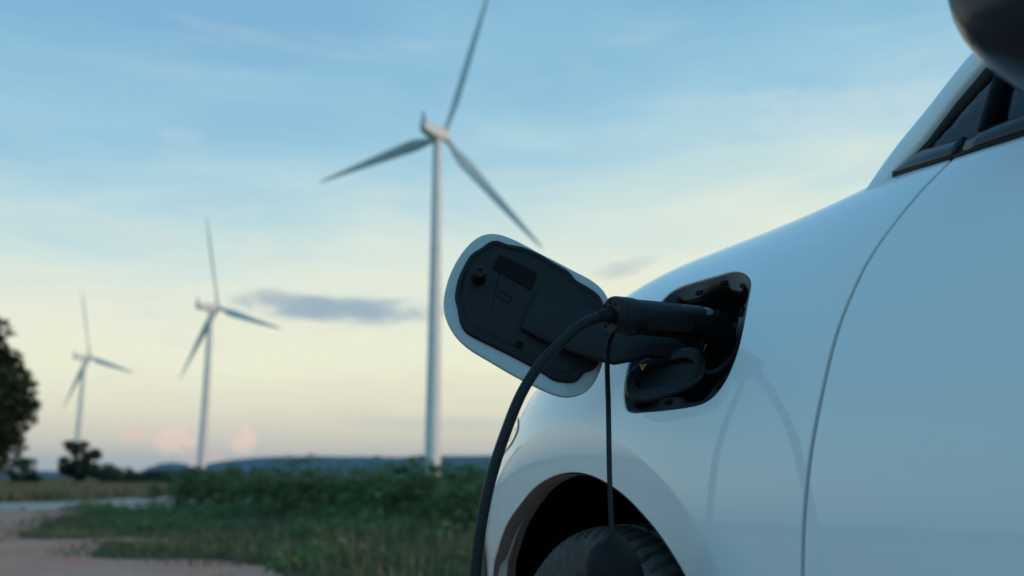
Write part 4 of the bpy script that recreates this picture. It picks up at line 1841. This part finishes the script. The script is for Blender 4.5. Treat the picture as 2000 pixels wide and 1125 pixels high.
# lower bracket of the tray
loft('tray_step', [[relp(pt(u, w, n)) for u, w, n in ((-.115, -.055, d), (-.02, -.070, d), (-.02, -.030, d - .012), (-.112, -.020, d - .012))] for d in (-.075, -.045)], 'black_plastic', port)

# oval cap of the second socket, folded out of the tray, with its warning triangle
capo = empty('socket_cap', relp(pt(.050, -.033, -.018)))
capo.parent = port
ang = R(157)
cu = np.array([math.cos(ang), math.sin(ang)])
cw = np.array([-cu[1], cu[0]])
FN = PN * .85 + E1 * -.36 + E2 * .06
FN /= np.linalg.norm(FN)
A1 = E1 * cu[0] + E2 * cu[1]
A1 = A1 - FN * (A1 @ FN)
A1 /= np.linalg.norm(A1)
A2 = np.cross(FN, A1)


def stadium(a, b, n, k=64, e=2.6):
    o = []
    for t in np.linspace(0, 2 * math.pi, k, endpoint=False):
        c, s_ = math.cos(t), math.sin(t)
        o.append(tuple(A1 * (math.copysign(abs(c) ** (2 / e), c) * a) + A2 * (math.copysign(abs(s_) ** (2 / e), s_) * b) + FN * n))
    return o


loft('cap_body', [stadium(.058, .034, -.016), stadium(.062, .038, -.012), stadium(.063, .039, .000), stadium(.0605, .0365, .0030), stadium(.058, .034, .0038), stadium(.046, .0205, .0030), stadium(.043, .018, -.006), stadium(.012, .006, -.007)], 'black_plastic', capo)
sweep('cap_tether', [tuple(A1 * a + A2 * b + FN * n) for a, b, n in ((.05, .02, -.006), (.062, .034, .004), (.058, .052, .0), (.045, .062, -.02), (.03, .06, -.045))], .0028, 'rubber', capo, 8)


def tri_plate(name, r, n, material, parent, cx, cy, rot, th=.0006):
    rings = []
    for d in (0, th):
        rings.append([tuple(A1 * (cx + r * math.cos(rot + q)) + A2 * (cy + r * math.sin(rot + q)) + FN * (n + d)) for q in (0, 2.0944, 4.18879)])
    return loft(name, rings, material, parent, sharp=20)


TRX, TRY, TRR = -.033, .0225, R(20)
# find which way is up on the rim for the triangle
wt = tri_plate('warning_sticker', .0088, .0033, 'warning_black', capo, TRX, TRY, TRR)
tri_plate('warning_face', .0074, .0040, 'warning_yellow', wt, TRX, TRY, TRR, .0003)
# lightning bolt on the sticker
bolt = [(.0045, .0012), (.0002, -.0006), (.0012, .0012), (-.0040, -.0008), (-.0006, .0010), (-.0012, -.0008)]
ca_, sa_ = math.cos(TRR), math.sin(TRR)
loft('warning_bolt', [[tuple(A1 * (TRX + ca_ * a - sa_ * b) + A2 * (TRY + sa_ * a + ca_ * b) + FN * (.0045 + d)) for a, b in [(.0036, .0004), (-.0001, .0012), (.0003, .0002), (-.0030, -.0004), (.0006, -.0012), (.0002, -.0003)]] for d in (0, .0002)], 'warning_black', wt, sharp=20)

# ------------------------------------------------------------------ charging flap, swung open about its front edge
flap = empty('charging_flap')
flap.parent = car
fa = R(110)
HP = PO + E1 * .135 + PN * .02
FD = -E1 * math.cos(fa) + PN * math.sin(fa)
FNN = -np.cross(FD, E2)                       # towards the rear: inner face of the flap
if FNN[0] > 0:
    FNN = -FNN
flap.location = tuple(HP)


def fp(d, w, n):
    return tuple(FD * d + E2 * w + FNN * n)


FL = np.array([[242, 90], [221, 94], [196, 94], [165, 91], [134, 89], [103, 86], [78, 84], [61, 79], [46, 70], [33, 52], [24, 25], [18, -5], [15, -38], [16, -62], [22, -81], [34, -95], [48, -103], [64, -106], [99, -105], [134, -102], [170, -97], [201, -93], [225, -85], [245, -71], [260, -54], [265, -44], [270, -27], [274, -1], [274, 24], [270, 49], [262, 71], [252, 83]]) / 1000
LI = np.array([[236, 78], [227, 81], [215, 81], [199, 86], [183, 88], [157, 87], [138, 84], [119, 82], [109, 79], [101, 73], [82, 70], [63, 66], [50, 58], [40, 40], [31, 15], [25, -10], [22, -38], [27, -49], [37, -57], [39, -67], [44, -76], [56, -82], [72, -86], [84, -84], [109, -80], [157, -76], [198, -74], [216, -72], [228, -64], [238, -50], [244, -40], [251, -32], [255, -22], [260, 2], [260, 24], [258, 42], [252, 53], [247, 60], [243, 69]]) / 1000
fo_ = smooth_loop(catmull(FL, 160, True), 6)
li_ = smooth_loop(catmull(LI, 200, True), 2)
cflap = fo_.mean(0)


def crown(a, b):
    q = ((a - cflap[0]) / .14) ** 2 + ((b - cflap[1]) / .11) ** 2
    return .006 * min(1.3, q)                  # the outer skin is gently domed


def flapring(L, n, cr=1.0):
    return [fp(a, b, n + cr * crown(a, b)) for a, b in L]


fi = offset_loop(fo_, .0025)
shell = []
for L, n in ((offset_loop(fo_, .06), -.010), (offset_loop(fo_, .02), -.010), (offset_loop(fo_, .004), -.0095), (offset_loop(fo_, .001), -.008), (fo_, -.0055), (offset_loop(fo_, .0005), -.0030), (offset_loop(fo_, .002), -.0016), (offset_loop(fo_, .006), -.0018), (offset_loop(fo_, .02), -.002)):
    shell.append(flapring(L, n))
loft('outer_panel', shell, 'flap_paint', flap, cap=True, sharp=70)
# dark inner moulding with stepped rim
lr = []
for d, n in ((-.0005, -.004), (0, .0015), (.0015, .0035), (.004, .0042), (.0065, .0036), (.008, .0022), (.013, .0022), (.0145, .0034), (.020, .0038)):
    lr.append(flapring(smooth_loop(offset_loop(li_, d), 1 if d < .006 else 4), n))
lr.append(flapring(smooth_loop(offset_loop(li_, .032), 20), .0045, .7))
lr.append(flapring(smooth_loop(offset_loop(li_, .048), 40), .0062, 0.0))
lin = loft('inner_moulding', lr, 'liner_plastic', flap, cap=True, sharp=45)
# latch peg with socket-headed tip
kx, ky = .233, .012
peg = []
for r, n in ((.0135, .003), (.0135, .006), (.011, .0072), (.0105, .016), (.009, .020), (.0085, .027), (.0095, .0285), (.0095, .036), (.0075, .0375), (.004, .0375), (.0035, .034)):
    peg.append([fp(kx + r * math.cos(t), ky + r * math.sin(t), n) for t in np.linspace(0, 2 * math.pi, 28, endpoint=False)])
loft('latch_peg', peg, 'black_plastic', lin)
# blank label and the embossed bracket mark
lb = [(.221, .036), (.219, .060), (.156, .057), (.154, .028)]
loft('label_sheet', [[fp(a, b, n) for a, b in lb] for n in (.0050, .0086)], 'sticker', lin, sharp=20)
for (a0, b0), (a1, b1) in (((.201, .009), (.177, .005)), ((.177, .005), (.178, -.005)), ((.178, -.005), (.202, -.001))):
    d = np.array([a1 - a0, b1 - b0])
    L_ = np.linalg.norm(d)
    d /= L_
    q = np.array([-d[1], d[0]]) * .0007
    loft('embossed_mark', [[fp(a0 + q[0], b0 + q[1], n), fp(a1 + q[0], b1 + q[1], n), fp(a1 - q[0], b1 - q[1], n), fp(a0 - q[0], b0 - q[1], n)] for n in (.0050, .0068)], 'deep_black', lin, sharp=20)
loft('drain_slot', [[fp(.139 + a * .005, -.057 + b * .005, n) for a, b in ((-1, -1), (1, -1), (1, 1), (-1, 1))] for n in (.004, .0072)], 'deep_black', lin, sharp=20)
# swan-neck hinge arm: rises from the moulding and curls into the tray
HPv = np.array(HP)


def arm():
    # stations: (distance along flap, offset from moulding, lower edge, upper edge) then on into the tray
    st = [(.152, .002, -.030, .028), (.146, .009, -.0345, .031), (.138, .0125, -.037, .032), (.115, .015, -.040, .034), (.09, .019, -.042, .033), (.06, .026, -.043, .030), (.03, .036, -.043, .028), (.005, .047, -.042, .026), (-.013, .056, -.032, .026), (-.032, .062, -.018, .026), (-.052, .064, -.012, .024), (-.078, .064, -.004, .022)]
    rings = []
    for i, (d, n, lo, hi) in enumerate(st):
        a = st[max(0, i - 1)]
        b = st[min(len(st) - 1, i + 1)]
        tg = np.array([b[0] - a[0], b[1] - a[1]])
        tg /= np.linalg.norm(tg)
        nn = np.array([tg[1], -tg[0]])
        if nn[1] < 0:
            nn = -nn
        if i >= 7:
            nn = np.array([tg[1], -tg[0]])
        th = .009 if 1 < i else .003
        ring = []
        for (s_, w) in ((1, lo + .004), (1, hi - .004), (.6, hi - .001), (0, hi), (-.6, hi), (-1, hi - .002), (-1, lo + .002), (-.6, lo), (0, lo), (.6, lo + .001)):
            ring.append(fp(d + nn[0] * th * s_ * .5, w, n + nn[1] * th * s_ * .5))
        rings.append(ring)
    return loft('hinge_arm', rings, 'liner_plastic', flap, sharp=40)


arm()

# ------------------------------------------------------------------ charging connector (a thing of its own, standing in the car's axes)
conn = empty('charging_connector')
conn.location = car.location
conn.rotation_euler = car.rotation_euler
tag(conn, 'black charging connector with cable and hanging dust cap, plugged into the car', 'charging plug')
CX, CZ = -.31, .9265
ax0 = np.array([CX, .972, CZ])               # rear end of the handle
axd = np.array([.0, 1.0, .0])


def crings(stations, seg=40, e=2.0):
    rings = []
    for (y_, hw, hh, dz) in stations:
        ring = []
        for t in np.linspace(0, 2 * math.pi, seg, endpoint=False):
            c, s_ = math.cos(t), math.sin(t)
            ring.append((CX + math.copysign(abs(c) ** (2 / e), c) * hw, y_, CZ + dz + math.copysign(abs(s_) ** (2 / e), s_) * hh))
        rings.append(ring)
    return rings


loft('end_cap', crings([(.9435, .0235, .0242, 0), (.945, .0248, .0256, 0), (.960, .0250, .0258, 0), (.9612, .0244, .0252, 0), (.9628, .0244, .0252, 0), (.964, .0250, .0258, 0), (.970, .0250, .0258, 0), (.9735, .0240, .0248, 0), (.9755, .0220, .0228, 0), (.9755, .0125, .0130, 0), (.9735, .0110, .0115, 0)], 44, 2.15), 'black_plastic', conn, sharp=25)
for q in (45, 135, 225, 315, 90):
    a = R(q)
    cx, cz = CX + .0175 * math.cos(a), CZ + .018 * math.sin(a)
    lathe('screw_well', [(.0030, .9735), (.0030, .9761), (.0022, .9763), (.0020, .9752), (.0001, .9752)], 'deep_black', conn, 16, 'Y', (cx, 0, cz))
# handle body: slimmer, rounded-square, easing down into the angled nose
hb_ = [(.944, .0236, .0243, 0), (.940, .0232, .0238, 0), (.930, .0226, .0232, .0005), (.915, .0220, .0226, .0008), (.895, .0216, .0222, .001), (.860, .0216, .0222, .001), (.834, .0220, .0226, .0005)]
loft('handle', crings(hb_, 44, 2.5), 'black_plastic', conn, sharp=30)
# top plate
pr = []
for (y_, wv) in ((.936, .010), (.932, .0135), (.90, .0135), (.868, .0130), (.863, .009)):
    z0 = CZ + .0228
    pr.append([(CX - wv, y_, z0 - .006), (CX - wv * .9, y_, z0 - .0006), (CX - wv * .4, y_, z0 + .0010), (CX + wv * .4, y_, z0 + .0010), (CX + wv * .9, y_, z0 - .0006), (CX + wv, y_, z0 - .006)])
loft('top_plate', pr, 'gloss_black', conn, sharp=30)
# rubber side grips with ridges
for s in (-1, 1):
    gr = []
    for (y_, lo, hi) in ((.932, -.014, -.010), (.926, -.018, .000), (.90, -.018, .003), (.865, -.018, .003), (.858, -.014, .000)):
        x0 = CX + s * .0222
        gr.append([(x0 - s * .005, y_, CZ + lo - .002), (x0 - s * .0008, y_, CZ + lo), (x0 + s * .0006, y_, CZ + (lo + hi) / 2), (x0 - s * .0002, y_, CZ + hi), (x0 - s * .005, y_, CZ + hi + .001)])
    g = loft('side_grip', gr, 'rubber', conn, sharp=30)
    for k in range(6):
        y_ = .929 - k * .0042
        x0 = CX + s * .0224
        rr = []
        for z_ in (-.016, -.013, -.004, .001):
            rr.append([(x0 - s * .003, y_ - .0008 + z_ * -.25, CZ + z_), (x0 + s * .0009, y_ + z_ * -.25, CZ + z_), (x0 - s * .003, y_ + .0012 + z_ * -.25, CZ + z_)])
        loft('grip_ridge', rr, 'rubber', g, sharp=20)
# nose bending down into the socket along the port axis
pn_ = np.array(PN)
p0 = np.array([CX, .834, CZ + .0005])
nose_pts = catmull([p0 + np.array([0, .006, 0]), p0, p0 + np.array([-.001, -.014, -.002]), p0 + np.array([-.003, -.028, -.006]), p0 + np.array([-.006, -.042, -.012]), p0 + np.array([-.010, -.066, -.024])], 24)
nr = np.interp(np.linspace(0, 1, 24), [0, .08, .2, .4, .6, 1], [.0216, .0224, .0238, .0256, .0262, .0262])
sweep('nose', nose_pts, list(nr), 'gloss_black', conn, 40, 2.2)
# release latch under the nose
sweep('release_latch', [(CX - .012, .880, CZ - .022), (CX - .010, .862, CZ - .027), (CX - .006, .846, CZ - .030), (CX - .004, .832, CZ - .036)], [(.006, .003), (.007, .004), (.007, .004), (.005, .003)], 'black_plastic', conn, 12)
# cable gland and cable sagging away to the ground
cab = [(CX, .962, CZ), (CX, .981, CZ - .0005), (CX, .995, .9225), (CX, 1.009, .9165), (CX, 1.028, .905), (CX, 1.047, .889), (CX, 1.077, .861), (CX, 1.106, .821), (CX, 1.130, .768), (CX, 1.147, .720), (CX, 1.160, .667), (CX, 1.168, .607),
       (CX - .005, 1.178, .50), (CX - .01, 1.190, .38), (CX - .01, 1.205, .25), (CX - .005, 1.235, .12), (CX + .02, 1.30, .035), (CX + .08, 1.42, .0115), (CX + .25, 1.72, .0105), (CX + .40, 2.2, .0105), (CX + .2, 2.8, .0105), (CX - .5, 3.2, .0105), (CX - 1.6, 3.3, .0105), (CX - 3.0, 3.1, .0105)]
cp = np.vstack([catmull(cab[:14], 120)[:-1], catmull(cab[13:], 130)])
sweep('cable', cp, .0068, 'cable_rubber', conn, 18)
sweep('cable_gland', cp[:7], [.0108, .0106, .0104, .0100, .0094, .0088, .0076], 'rubber', conn, 24)
# flat tether strap and dust cap
sx = CX + .002
strap = catmull([(sx, .968, CZ - .022), (sx, .975, CZ - .030), (sx, .9795, .880), (sx, .9800, .80), (sx + .001, .9795, .72), (sx + .001, .9785, .670), (sx, .978, .640)], 50)
rings = []
for i, (p, t, a, b) in enumerate(frames(strap)):
    wd_ = .0046
    yv = Vector((-.45, .89, 0))
    xv = Vector((.89, .45, 0))
    rings.append([p + yv * wd_ - xv * .0012, p + yv * wd_ + xv * .0012, p - yv * wd_ + xv * .0012, p - yv * wd_ - xv * .0012])
loft('tether_strap', rings, 'cable_rubber', conn, sharp=30)
capr = []
yv = np.array([-.42, .907, 0])
xv = np.array([.907, .42, 0])
cc = np.array([sx, .976, 0])
for (z_, a0, a1, b) in ((.650, -.006, .006, .004), (.647, -.010, .012, .007), (.640, -.020, .030, .014), (.632, -.030, .041, .020), (.622, -.036, .0445, .024), (.605, -.044, .0455, .027), (.585, -.052, .046, .029), (.56, -.056, .046, .030), (.535, -.055, .045, .029), (.528, -.050, .041, .025)):
    ring = []
    for t in np.linspace(0, 2 * math.pi, 36, endpoint=False):
        c, s_ = math.cos(t), math.sin(t)
        c = math.copysign(abs(c) ** .75, c)
        s_ = math.copysign(abs(s_) ** .75, s_)
        p = cc + yv * ((a0 + a1) / 2 + (a1 - a0) / 2 * c) + xv * (b * s_)
        ring.append((p[0], p[1], z_ + .0))
    capr.append(ring)
loft('dust_cap', capr, 'rubber', conn, sharp=50)
